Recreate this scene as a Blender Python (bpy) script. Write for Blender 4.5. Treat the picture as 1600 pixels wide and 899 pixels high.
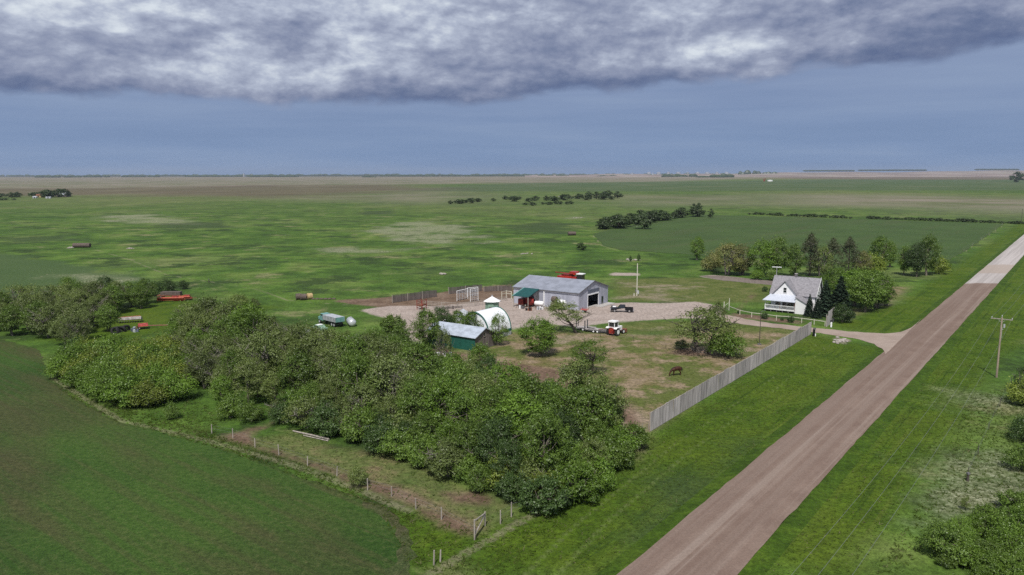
import bpy, math, random
import numpy as np
from mathutils import Vector, Matrix
random.seed(7)
rng = np.random.default_rng(11)
scene = bpy.context.scene
COL = scene.collection
R = math.radians
for o in list(bpy.data.objects): bpy.data.objects.remove(o)

# ------------------------------------------------------------------ camera
W, H, F = 1600.0, 899.0, 1200.0
CAMH = 35.0
PITCH = math.atan((449.5 - 271.2) / F)
ROLL = R(-0.10)
cam = bpy.data.cameras.new('camera'); co = bpy.data.objects.new('camera', cam); COL.objects.link(co)
cam.sensor_width = 36.0; cam.lens = F / W * 36.0
cam.clip_start = 0.5; cam.clip_end = 60000.0
CM = Matrix.Rotation(R(90) - PITCH, 3, 'X') @ Matrix.Rotation(ROLL, 3, 'Z')
co.matrix_world = Matrix.Translation((0, 0, CAMH)) @ CM.to_4x4()
scene.camera = co
CMi = CM.transposed()
def G(px, py, z=0.0):
    "pixel of the 1600x899 photograph -> point on the plane at height z"
    d = CM @ Vector(((px - 800) / F, (449.5 - py) / F, -1.0))
    t = (z - CAMH) / d.z
    return Vector((d.x * t, d.y * t, z))
def PJ(p):
    q = CMi @ (Vector(p) - Vector((0, 0, CAMH)))
    return (800 + F * q.x / -q.z, 449.5 - F * q.y / -q.z)
def hgt(px, py, top):
    "height of something standing at pixel (px, py) whose top shows at row top"
    b = G(px, py); lo, hi = 0.0, 60.0
    for _ in range(40):
        m = (lo + hi) / 2
        if PJ((b.x, b.y, m))[1] > top: lo = m
        else: hi = m
    return lo
def along(p, az, tx):
    "distance from p along azimuth az at which the screen column tx is reached"
    d = Vector((math.sin(R(az)), math.cos(R(az)), 0)); best = (1e9, 0)
    for i in range(1, 1600):
        t = i * 0.05; e = abs(PJ(p + d * t)[0] - tx)
        if e < best[0]: best = (e, t)
    return best[1]
ROAD_AZ = math.degrees(math.atan((1716 - 800) / F))      # about 37 degrees right of the view

# ------------------------------------------------------------------ sun, sky, exposure
SUN_EL, SUN_AZ = 55.0, 190.0        # azimuth clockwise from the view direction (+Y)
sd_ = bpy.data.lights.new('sun', 'SUN'); sd_.energy = 4.3; sd_.angle = R(0.53); sd_.color = (1.0, 0.965, 0.91)
so = bpy.data.objects.new('sun', sd_); COL.objects.link(so)
sv = Vector((math.sin(R(SUN_AZ)) * math.cos(R(SUN_EL)), math.cos(R(SUN_AZ)) * math.cos(R(SUN_EL)), math.sin(R(SUN_EL))))
so.rotation_euler = sv.to_track_quat('Z', 'Y').to_euler(); so.location = sv * 200
scene.view_settings.view_transform = 'Standard'; scene.view_settings.look = 'None'
scene.view_settings.exposure = 0.0; scene.view_settings.gamma = 1.0
scene.view_settings.use_curve_mapping = False
scene.cycles.max_bounces = 6; scene.cycles.transparent_max_bounces = 8
scene.cycles.diffuse_bounces = 2; scene.cycles.volume_bounces = 0
scene.cycles.use_adaptive_sampling = True
try: scene.cycles.use_denoising = False
except Exception: pass

class NT:
    "tiny node-tree helper"
    def __init__(s, tree): s.t = tree; s.t.nodes.clear()
    def n(s, typ, **kw):
        nd = s.t.nodes.new(typ)
        for k, v in kw.items():
            if k.startswith('i_'):
                s.put(nd.inputs[k[2:].replace('_', ' ')], v)
            else: setattr(nd, k, v)
        return nd
    def put(s, sock, v):
        if hasattr(v, 'node'): s.t.links.new(v, sock)
        elif isinstance(v, (tuple, list)) and len(v) == 3 and sock.type == 'RGBA': sock.default_value = (*v, 1)
        else: sock.default_value = v
    def math(s, op, a, b=0.0, c=None, clamp=False):
        nd = s.n('ShaderNodeMath', operation=op, use_clamp=clamp)
        s.put(nd.inputs[0], a); s.put(nd.inputs[1], b)
        if c is not None: s.put(nd.inputs[2], c)
        return nd.outputs[0]
    def vmath(s, op, a, b=(0, 0, 0)):
        nd = s.n('ShaderNodeVectorMath', operation=op); s.put(nd.inputs[0], a)
        if op == 'SCALE': s.put(nd.inputs[3], b)
        else: s.put(nd.inputs[1], b)
        return nd.outputs[0]
    def mix(s, f, a, b, blend='MIX'):
        nd = s.n('ShaderNodeMix', data_type='RGBA', blend_type=blend)
        s.put(nd.inputs[0], f); s.put(nd.inputs[6], a); s.put(nd.inputs[7], b)
        return nd.outputs[2]
    def noise(s, vec, scale, detail=4.0, rough=0.55, w=None, dist=0.0):
        nd = s.n('ShaderNodeTexNoise')
        if vec is not None: s.put(nd.inputs['Vector'], vec)
        nd.inputs['Scale'].default_value = scale; nd.inputs['Detail'].default_value = detail
        nd.inputs['Roughness'].default_value = rough; nd.inputs['Distortion'].default_value = dist
        return nd.outputs[0]
    def remap(s, v, a, b, c=0.0, d=1.0, smooth=True):
        nd = s.n('ShaderNodeMapRange'); nd.interpolation_type = 'SMOOTHSTEP' if smooth else 'LINEAR'
        s.put(nd.inputs[0], v)
        for i, x in enumerate((a, b, c, d)): s.put(nd.inputs[i + 1], x)
        return nd.outputs[0]
    def mapping(s, vec, scale=(1, 1, 1), rot=(0, 0, 0), loc=(0, 0, 0)):
        nd = s.n('ShaderNodeMapping'); s.put(nd.inputs[0], vec)
        nd.inputs['Scale'].default_value = scale; nd.inputs['Rotation'].default_value = rot; nd.inputs['Location'].default_value = loc
        return nd.outputs[0]
    def attr(s, name):
        return s.n('ShaderNodeAttribute', attribute_name=name).outputs['Fac']
    def ramp(s, f, stops):
        nd = s.n('ShaderNodeValToRGB'); s.put(nd.inputs[0], f); cr = nd.color_ramp
        while len(cr.elements) < len(stops): cr.elements.new(0.5)
        for e, (p, c) in zip(cr.elements, stops): e.position = p; e.color = (*c, 1)
        return nd.outputs[0]

def srgb(r, g, b):
    f = lambda c: (c / 255 / 12.92) if c / 255 <= 0.04045 else ((c / 255 + 0.055) / 1.055) ** 2.4
    return (f(r), f(g), f(b))

world = bpy.data.worlds.new('World'); scene.world = world; world.use_nodes = True
def build_world():
    k = NT(world.node_tree)
    tc = k.n('ShaderNodeTexCoord').outputs['Generated']
    sky = k.n('ShaderNodeTexSky'); sky.sky_type = 'NISHITA'; sky.sun_disc = False
    sky.sun_elevation = R(SUN_EL); sky.sun_rotation = R(SUN_AZ); sky.air_density = 1.0; sky.dust_density = 1.6; sky.ozone_density = 1.5
    S = 0.10
    sp = k.n('ShaderNodeSeparateXYZ'); k.put(sp.inputs[0], tc)
    x, y, z = sp.outputs
    az = k.math('ARCTAN2', x, y)                       # radians, 0 ahead
    el = k.math('ARCSINE', z)
    deg = k.math('MULTIPLY', el, 180 / math.pi)
    adeg = k.math('MULTIPLY', az, 180 / math.pi)
    # clear band under the cloud deck: rain-washed slate blue, streaked
    cs = k.n('ShaderNodeCombineXYZ'); k.put(cs.inputs[0], k.math('MULTIPLY', adeg, 0.045)); k.put(cs.inputs[1], k.math('MULTIPLY', deg, 0.55))
    st = k.noise(cs.outputs[0], 1.0, 5, 0.55)
    low = k.ramp(k.remap(deg, 0, 8, smooth=False), [(0.0, srgb(121, 146, 183)), (0.35, srgb(125, 147, 182)), (0.7, srgb(129, 148, 182)), (1.0, srgb(135, 152, 184))])
    low = k.mix(k.remap(st, 0.42, 0.70, 0, 0.4), low, srgb(148, 166, 194))
    low = k.mix(k.remap(st, 0.5, 0.3, 0, 0.35), low, srgb(113, 136, 172))
    # cloud deck
    cv = k.n('ShaderNodeCombineXYZ'); k.put(cv.inputs[0], k.math('MULTIPLY', adeg, 0.064)); k.put(cv.inputs[1], k.math('MULTIPLY', deg, 0.128)); cv.inputs[2].default_value = 3.7
    c = cv.outputs[0]
    warp = k.n('ShaderNodeTexNoise'); k.put(warp.inputs['Vector'], c); warp.inputs['Scale'].default_value = 1.6; warp.inputs['Detail'].default_value = 2
    cw = k.vmath('ADD', c, k.vmath('SCALE', k.vmath('SUBTRACT', warp.outputs['Color'], (0.5, 0.5, 0.5)), 0.10))
    big = k.noise(cw, 0.85, 3, 0.5)
    fine = k.noise(cw, 3.3, 9, 0.58)
    bill = k.n('ShaderNodeTexVoronoi', feature='SMOOTH_F1'); k.put(bill.inputs['Vector'], cw); bill.inputs['Scale'].default_value = 4.2; bill.inputs['Smoothness'].default_value = 0.12
    try: bill.inputs['Detail'].default_value = 4; bill.inputs['Roughness'].default_value = 0.62
    except Exception: pass
    # height of the flat base over the skyline, left to right
    cv1 = k.n('ShaderNodeFloatCurve'); k.put(cv1.inputs[1], k.remap(adeg, -34, 34, smooth=False))
    cm = cv1.mapping.curves[0]; pts = [(0, .52), (.24, .51), (.36, .495), (.5, .56), (.62, .60), (.75, .66), (.88, .72), (1, .80)]
    while len(cm.points) < len(pts): cm.points.new(0.5, 0.5)
    for p, (a, b) in zip(cm.points, pts): p.location = (a, b)
    cv1.mapping.update()
    base = k.math('MULTIPLY', cv1.outputs[0], 10.0)
    above = k.math('SUBTRACT', deg, base)                # degrees over the base
    edge = k.math('ADD', above, k.math('MULTIPLY', k.math('SUBTRACT', fine, 0.5), 2.6))
    mask = k.remap(edge, -0.45, 0.40)
    # tone: dark flat base, brighter heads with holes
    t = k.math('ADD', k.math('MULTIPLY', big, 0.85), k.math('MULTIPLY', fine, 0.30))
    t = k.math('SUBTRACT', t, k.math('MULTIPLY', bill.outputs['Distance'], 0.16))
    # relief: lit from the upper left
    sh = k.vmath('ADD', cw, (-0.030, 0.048, 0))
    fine2 = k.noise(sh, 3.3, 9, 0.58)
    rel = k.math('MULTIPLY', k.math('SUBTRACT', fine, fine2), 0.55)
    lift = k.math('ADD', k.remap(above, 0.0, 1.7, -0.19, -0.01), k.remap(above, 1.5, 7.0, 0.0, 0.095, smooth=False))
    lft = k.math('ADD', k.remap(adeg, -34, 0, 0.075, 0.0), k.remap(adeg, 14, 32, 0.0, 0.06))
    t = k.math('ADD', k.math('ADD', k.math('ADD', t, lift), k.math('ADD', lft, rel)), 0.088)
    cc = k.ramp(t, [(0.20, srgb(94, 109, 144)), (0.32, srgb(110, 123, 154)), (0.43, srgb(132, 142, 169)), (0.53, srgb(152, 161, 184)), (0.63, srgb(178, 187, 206)), (0.76, srgb(216, 224, 233))])
    skyc = k.mix(mask, low, cc)
    # overhead the deck breaks up: half cloud, half blue
    hi = k.noise(tc, 3.0, 3, 0.6)
    up = k.mix(k.remap(hi, 0.42, 0.60), k.vmath('SCALE', sky.outputs[0], S), (0.42, 0.44, 0.48))
    b1 = k.n('ShaderNodeBackground'); k.put(b1.inputs[0], skyc)
    b2 = k.n('ShaderNodeBackground'); k.put(b2.inputs[0], up)
    b3 = k.n('ShaderNodeBackground'); k.put(b3.inputs[0], k.vmath('SCALE', sky.outputs[0], S))
    m1 = k.n('ShaderNodeMixShader'); k.put(m1.inputs[0], k.remap(deg, 17, 28)); k.t.links.new(b1.outputs[0], m1.inputs[1]); k.t.links.new(b2.outputs[0], m1.inputs[2])
    m2 = k.n('ShaderNodeMixShader'); k.put(m2.inputs[0], k.remap(deg, -0.5, 0.0)); k.t.links.new(b3.outputs[0], m2.inputs[1]); k.t.links.new(m1.outputs[0], m2.inputs[2])
    out = k.n('ShaderNodeOutputWorld'); k.t.links.new(m2.outputs[0], out.inputs[0])
build_world()
world.cycles.sampling_method = 'MANUAL'; world.cycles.sample_map_resolution = 256

# ------------------------------------------------------------------ mesh builder
class MB:
    def __init__(s): s.v = []; s.f = []
    def add(s, vs, fs):
        b = len(s.v); s.v += [tuple(x) for x in vs]; s.f += [tuple(b + i for i in f) for f in fs]; return s
    def box(s, c, d, rz=0.0, ry=0.0, rx=0.0):
        m = Matrix.Translation(c) @ Matrix.Rotation(rz, 4, 'Z') @ Matrix.Rotation(ry, 4, 'Y') @ Matrix.Rotation(rx, 4, 'X')
        hx, hy, hz = d[0] / 2, d[1] / 2, d[2] / 2
        vs = [m @ Vector((x, y, z)) for z in (-hz, hz) for x, y in ((-hx, -hy), (hx, -hy), (hx, hy), (-hx, hy))]
        return s.add(vs, [(0, 3, 2, 1), (4, 5, 6, 7), (0, 1, 5, 4), (1, 2, 6, 5), (2, 3, 7, 6), (3, 0, 4, 7)])
    def tube(s, pts, rs, n=8, cap=True):
        pts = [Vector(p) for p in pts]
        if not hasattr(rs, '__len__'): rs = [rs] * len(pts)
        rings = []
        for i, p in enumerate(pts):
            t = (pts[min(i + 1, len(pts) - 1)] - pts[max(i - 1, 0)]).normalized()
            a = t.cross(Vector((0, 0, 1)) if abs(t.z) < 0.95 else Vector((1, 0, 0))).normalized(); b = t.cross(a)
            rings.append([p + (a * math.cos(2 * math.pi * j / n) + b * math.sin(2 * math.pi * j / n)) * rs[i] for j in range(n)])
        vs = [q for r in rings for q in r]
        fs = [(i * n + j, i * n + (j + 1) % n, (i + 1) * n + (j + 1) % n, (i + 1) * n + j) for i in range(len(pts) - 1) for j in range(n)]
        if cap: fs += [tuple(range(n - 1, -1, -1)), tuple((len(pts) - 1) * n + j for j in range(n))]
        return s.add(vs, fs)
    def ell(s, c, r, n=12, m=8):
        vs = [(c[0], c[1], c[2] - r[2])]; fs = []
        for i in range(1, m):
            a = math.pi * i / m - math.pi / 2
            vs += [(c[0] + r[0] * math.cos(a) * math.cos(2 * math.pi * j / n), c[1] + r[1] * math.cos(a) * math.sin(2 * math.pi * j / n), c[2] + r[2] * math.sin(a)) for j in range(n)]
        vs.append((c[0], c[1], c[2] + r[2])); L = len(vs) - 1
        for j in range(n): fs.append((0, 1 + (j + 1) % n, 1 + j)); fs.append((L, L - n + j, L - n + (j + 1) % n))
        for i in range(m - 2):
            for j in range(n): a = 1 + i * n; fs.append((a + j, a + (j + 1) % n, a + n + (j + 1) % n, a + n + j))
        return s.add(vs, fs)
    def prism(s, poly, a, b, axis='y'):
        "2-D polygon swept from a to b: axis y -> polygon in xz, axis x -> yz, axis z -> xy"
        mk = {'y': lambda p, t: (p[0], t, p[1]), 'x': lambda p, t: (t, p[0], p[1]), 'z': lambda p, t: (p[0], p[1], t)}[axis]
        n = len(poly); vs = [mk(p, a) for p in poly] + [mk(p, b) for p in poly]
        fs = [tuple(range(n - 1, -1, -1)), tuple(range(n, 2 * n))] + [(i, (i + 1) % n, n + (i + 1) % n, n + i) for i in range(n)]
        return s.add(vs, fs)
    def slab(s, quad, th):
        "quad of four points given thickness th along its normal"
        q = [Vector(p) for p in quad]; nn = (q[1] - q[0]).cross(q[-1] - q[0]).normalized() * th; n = len(q)
        return s.add([p for p in q] + [p - nn for p in q], [tuple(range(n)), tuple(range(2 * n - 1, n - 1, -1))] + [(i, n + i, n + (i + 1) % n, (i + 1) % n) for i in range(n)])
    def wheel(s, c, r, w, ax='x', n=18, inner=0.0):
        ps = [(-w / 2, r * .88), (-w / 2 * .7, r), (w / 2 * .7, r), (w / 2, r * .88)]
        vs = []; fs = []
        for j in range(n):
            a = 2 * math.pi * j / n
            for (o, q) in ps:
                y, z = q * math.cos(a), q * math.sin(a)
                vs.append((c[0] + o, c[1] + y, c[2] + z) if ax == 'x' else (c[0] + y, c[1] + o, c[2] + z))
        for j in range(n):
            for i in range(3): a, b = j * 4 + i, ((j + 1) % n) * 4 + i; fs.append((a, b, b + 1, a + 1))
        fs += [tuple(j * 4 for j in range(n)), tuple(j * 4 + 3 for j in range(n - 1, -1, -1))]
        return s.add(vs, fs)
    def build(s, name, mat, parent=None, smooth=False, bevel=0.0):
        me = bpy.data.meshes.new(name); me.from_pydata([tuple(v) for v in s.v], [], s.f); me.update()
        me.materials.append(mat)
        if smooth: me.polygons.foreach_set('use_smooth', [True] * len(me.polygons))
        o = bpy.data.objects.new(name, me); COL.objects.link(o)
        if parent: o.parent = parent
        if bevel:
            b = o.modifiers.new('bevel', 'BEVEL'); b.width = bevel; b.segments = 2; b.limit_method = 'ANGLE'
        # consistent outward normals
        import bmesh
        bm = bmesh.new(); bm.from_mesh(me); bmesh.ops.recalc_face_normals(bm, faces=bm.faces); bm.to_mesh(me); bm.free()
        return o
def tag(o, label=None, cat=None, group=None, kind=None):
    if label: o['label'] = label
    if cat: o['category'] = cat
    if group: o['group'] = group
    if kind: o['kind'] = kind
    return o
def thing(name, label, cat, loc=(0, 0, 0), az=0.0, group=None):
    "Empty whose local +Y points along azimuth az (degrees right of the view)"
    o = bpy.data.objects.new(name, None); COL.objects.link(o); o.empty_display_size = 0.5
    o.location = loc; o.rotation_euler = (0, 0, -R(az)); return tag(o, label, cat, group)
def copy_thing(root, loc, rz, scale, label, group=None, mats=None):
    r = root.copy(); COL.objects.link(r); r.location = loc; r.rotation_euler = (0, 0, rz); r.scale = scale
    r['label'] = label
    if group: r['group'] = group
    for ch in root.children:
        c = ch.copy(); COL.objects.link(c); c.parent = r
        if mats and c.name.split('.')[0] in mats: c.material_slots[0].link = 'OBJECT'; c.material_slots[0].material = mats[c.name.split('.')[0]]
        for g in ch.children:
            d = g.copy(); COL.objects.link(d); d.parent = c
    return r

# ------------------------------------------------------------------ materials
def mat(name, col, rough=0.6, var=0.15, scale=3.0, metal=0.0, stretch=(1, 1, 1), col2=None, bump=0.0, spec=0.4, bands=None):
    m = bpy.data.materials.new(name); m.use_nodes = True; k = NT(m.node_tree)
    tc = k.n('ShaderNodeTexCoord').outputs['Object']; v = k.mapping(tc, stretch)
    n1 = k.noise(v, scale, 5, 0.6)
    c2 = col2 or tuple(c * (1 - var * 2) for c in col)
    c = k.mix(k.remap(n1, 0.38, 0.66), col, c2)
    if bands:                                   # bands=(axis, spacing, depth): ribs, boards or courses
        sp = k.n('ShaderNodeSeparateXYZ'); k.put(sp.inputs[0], tc)
        s = sp.outputs[bands[0]]
        f = k.math('FRACT', k.math('DIVIDE', s, bands[1]))
        line = k.remap(k.math('ABSOLUTE', k.math('SUBTRACT', f, 0.5)), 0.40, 0.48)
        c = k.mix(k.math('MULTIPLY', line, bands[2]), c, tuple(x * 0.35 for x in col))
        idn = k.n('ShaderNodeTexWhiteNoise', noise_dimensions='1D'); k.put(idn.inputs['W'], k.math('FLOOR', k.math('DIVIDE', s, bands[1])))
        c = k.mix(k.math('MULTIPLY', idn.outputs[0], bands[2] * 0.6), c, tuple(x * 0.6 for x in col))
    if name == 'grey_planks': c = k.vmath('SCALE', c, k.math('MULTIPLY_ADD', k.n('ShaderNodeObjectInfo').outputs['Random'], 0.38, 0.78))
    p = k.n('ShaderNodeBsdfPrincipled'); k.put(p.inputs['Base Color'], c)
    p.inputs['Roughness'].default_value = rough; p.inputs['Metallic'].default_value = metal; p.inputs['Specular IOR Level'].default_value = spec
    if bump:
        b = k.n('ShaderNodeBump'); b.inputs['Strength'].default_value = bump; b.inputs['Distance'].default_value = 0.05
        k.put(b.inputs['Height'], n1); k.t.links.new(b.outputs[0], p.inputs['Normal'])
    o = k.n('ShaderNodeOutputMaterial'); k.t.links.new(p.outputs[0], o.inputs[0])
    return m
def leafmat(name, a, b, c3, trans=0.18):
    m = bpy.data.materials.new(name); m.use_nodes = True; k = NT(m.node_tree)
    tc = k.n('ShaderNodeTexCoord').outputs['Object']
    geo = k.n('ShaderNodeNewGeometry')
    oi = k.n('ShaderNodeObjectInfo').outputs['Random']
    n1 = k.noise(tc, 0.7, 2, 0.5)
    rp = geo.outputs['Random Per Island']
    c = k.mix(rp, a, b)
    c = k.mix(k.remap(n1, 0.45, 0.68, 0, 0.7), c, c3)
    f = k.math('MULTIPLY_ADD', oi, 0.5, 0.75)
    c = k.mix(1.0, c, k.n('ShaderNodeCombineColor').outputs[0], 'MIX') if False else k.vmath('SCALE', c, f)
    d = k.n('ShaderNodeBsdfDiffuse'); k.put(d.inputs[0], c)
    t = k.n('ShaderNodeBsdfTranslucent'); k.put(t.inputs[0], k.vmath('MULTIPLY', c, (1.1, 1.25, 0.6)))
    g = k.n('ShaderNodeBsdfGlossy'); k.put(g.inputs[0], (0.5, 0.5, 0.5)); g.inputs['Roughness'].default_value = 0.45
    ms = k.n('ShaderNodeMixShader'); ms.inputs[0].default_value = trans; k.t.links.new(d.outputs[0], ms.inputs[1]); k.t.links.new(t.outputs[0], ms.inputs[2])
    m2 = k.n('ShaderNodeMixShader'); m2.inputs[0].default_value = 0.05; k.t.links.new(ms.outputs[0], m2.inputs[1]); k.t.links.new(g.outputs[0], m2.inputs[2])
    o = k.n('ShaderNodeOutputMaterial'); k.t.links.new(m2.outputs[0], o.inputs[0]); return m

M = dict(
    leaf_mid=leafmat('leaf_mid', (0.087, 0.152, 0.022), (0.131, 0.201, 0.032), (0.064, 0.114, 0.019)),
    leaf_bright=leafmat('leaf_bright', (0.094, 0.168, 0.018), (0.127, 0.210, 0.028), (0.068, 0.126, 0.017)),
    leaf_olive=leafmat('leaf_olive', (0.111, 0.154, 0.036), (0.162, 0.206, 0.057), (0.087, 0.117, 0.031)),
    leaf_grey=leafmat('leaf_grey', (0.108, 0.146, 0.038), (0.142, 0.183, 0.056), (0.077, 0.104, 0.029)),
    leaf_dark=leafmat('leaf_dark', (0.043, 0.081, 0.020), (0.067, 0.113, 0.026), (0.032, 0.056, 0.017)),
    leaf_yellow=leafmat('leaf_yellow', (0.144, 0.191, 0.026), (0.186, 0.229, 0.037), (0.111, 0.160, 0.023)),
    leaf_tan=leafmat('leaf_tan', (.185, .190, .060), (.150, .170, .050), (.170, .150, .062)),
    spruce=leafmat('spruce', (.020, .038, .022), (.034, .056, .032), (.016, .028, .018), 0.05),
    pine=leafmat('pine', (0.060, 0.076, 0.032), (0.088, 0.100, 0.048), (0.056, 0.060, 0.032), 0.08),
    far_leaf=leafmat('far_leaf', (.036, .060, .022), (.054, .084, .028), (.044, .060, .028), 0.1),
    bark=mat('bark', (.20, .17, .14), 0.9, 0.3, 6, bump=0.5),
    bark_dark=mat('bark_dark', (.085, .07, .058), 0.9, 0.3, 6, bump=0.5),
    twig=mat('twig', (.20, .175, .155), 0.9, 0.2, 4),
    steel_wall=mat('steel_wall', (.40, .41, .48), 0.5, 0.11, 0.8, metal=0.0, stretch=(1, 1, .25), bands=(0, 0.9, 0.10)),
    steel_wall_y=mat('steel_wall_y', (.40, .41, .48), 0.5, 0.11, 0.8, metal=0.0, stretch=(1, 1, .25), bands=(1, 0.9, 0.10)),
    steel_roof=mat('steel_roof', (.30, .32, .38), 0.42, 0.12, 0.5, metal=0.15, bands=(0, 0.9, 0.12)),
    tin_roof=mat('tin_roof', (.50, .555, .64), 0.45, 0.14, 0.9, metal=0.2, bands=(1, 0.75, 0.14)),
    white=mat('white_paint', (.80, .80, .80), 0.5, 0.05, 1.5),
    quonset_white=mat('quonset_white', (.80, .82, .84), 0.4, 0.04, 1.2, bands=(1, 0.6, 0.08)),
    siding=mat('white_siding', (.78, .78, .79), 0.6, 0.03, 1.5, bands=(2, 0.2, 0.18)),
    shingle=mat('grey_shingle', (.27, .26, .28), 0.9, 0.16, 2.5, bump=0.4, bands=(2, 0.3, 0.22)),
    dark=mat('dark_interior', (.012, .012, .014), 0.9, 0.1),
    slab=mat('concrete', (.42, .40, .38), 0.9, 0.15, 1.2),
    green_paint=mat('green_paint', (.018, .115, .085), 0.55, 0.15, 1.5, bands=(1, 0.5, 0.25)),
    teal_roof=mat('teal_metal', (.008, .075, .072), 0.45, 0.12, 1.0, bands=(0, 0.45, 0.25)),
    teal=mat('teal_enamel', (.16, .33, .31), 0.35, 0.15, 1.2),
    pale_green=mat('pale_green', (.23, .36, .27), 0.6, 0.12, 1.5, bands=(2, 0.25, 0.15)),
    oldwood=mat('weathered_boards', (.20, .165, .15), 0.9, 0.25, 2.0, stretch=(1, 1, .2), bands=(2, 0.22, 0.45)),
    plank=mat('grey_planks', (.49, .445, .43), 0.9, 0.22, 1.6, stretch=(1, 1, .15), bands=(1, 0.2, 0.35)),
    plank_dark=mat('dark_planks', (.15, .13, .125), 0.9, 0.25, 1.6, stretch=(1, 1, .15), bands=(1, 0.3, 0.6)),
    wood=mat('grey_wood', (.36, .32, .28), 0.85, 0.2, 2.5, stretch=(1, 1, .2)),
    cream=mat('cream_paint', (.58, .56, .46), 0.6, 0.08, 2.0),
    red=mat('red_enamel', (.40, .028, .018), 0.32, 0.2, 1.8),
    darkred=mat('faded_red', (.30, .03, .022), 0.5, 0.3, 2.5),
    orange=mat('faded_orange_red', (.42, .075, .035), 0.5, 0.25, 2.5),
    pink=mat('sunbleached_red', (.50, .10, .09), 0.5, 0.25, 2.5),
    rust=mat('rust', (.22, .09, .05), 0.9, 0.3, 3.0),
    black=mat('black_paint', (.010, .010, .013), 0.42, 0.1, 2.0, spec=0.35),
    rubber=mat('rubber', (.020, .020, .020), 0.85, 0.2, 4),
    chrome=mat('chrome', (.60, .60, .62), 0.25, 0.08, 2, metal=0.8),
    galv=mat('galvanised', (.55, .57, .60), 0.4, 0.12, 2, metal=0.3),
    glass=mat('dark_glass', (.02, .025, .03), 0.08, 0.05, 2, spec=0.8),
    grey=mat('grey_iron', (.16, .155, .16), 0.7, 0.25, 3),
    bluegrey=mat('blue_grey_scrap', (.13, .15, .20), 0.6, 0.3, 3),
    pole=mat('pole_wood', (.34, .27, .21), 0.85, 0.22, 1.5, stretch=(1, 1, .1)),
    hay=mat('straw', (.46, .34, .17), 0.95, 0.2, 4, bump=0.5),
    hay_old=mat('old_hay', (.13, .10, .085), 0.95, 0.25, 3, bump=0.5),
    horse=mat('chestnut_coat', (.060, .022, .012), 0.55, 0.15, 3, spec=0.3),
    mane=mat('dark_mane', (.02, .012, .01), 0.8, 0.1, 5),
    rock=mat('field_stone', (.38, .34, .31), 0.95, 0.25, 3, bump=0.5),
    wire=mat('wire', (.30, .31, .31), 0.5, 0.05, 2, metal=0.5),
    farbuild=mat('far_steel', (.36, .38, .42), 0.6, 0.1, 0.2),
)
#SECTION2
# ------------------------------------------------------------------ ground
def poly(pts): return np.array([tuple(G(*p))[:2] for p in pts])
def sdf(P, poly_):
    d = np.full(len(P), 1e18); inside = np.zeros(len(P), bool); n = len(poly_)
    for i in range(n):
        a, b = poly_[i], poly_[(i + 1) % n]; e = b - a; w = P - a
        t = np.clip((w @ e) / max(e @ e, 1e-9), 0, 1); q = w - t[:, None] * e
        d = np.minimum(d, (q * q).sum(1))
        c = (a[1] > P[:, 1]) != (b[1] > P[:, 1])
        with np.errstate(divide='ignore', invalid='ignore'):
            x = a[0] + (P[:, 1] - a[1]) * e[0] / np.where(e[1] == 0, 1e-9, e[1])
        inside ^= c & (P[:, 0] < x)
    d = np.sqrt(d); return np.where(inside, -d, d)
def lined(P, pts):
    d = np.full(len(P), 1e18)
    for i in range(len(pts) - 1):
        a, b = pts[i], pts[i + 1]; e = b - a; w = P - a
        t = np.clip((w @ e) / max(e @ e, 1e-9), 0, 1); q = w - t[:, None] * e; d = np.minimum(d, (q * q).sum(1))
    return np.sqrt(d)
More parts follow.
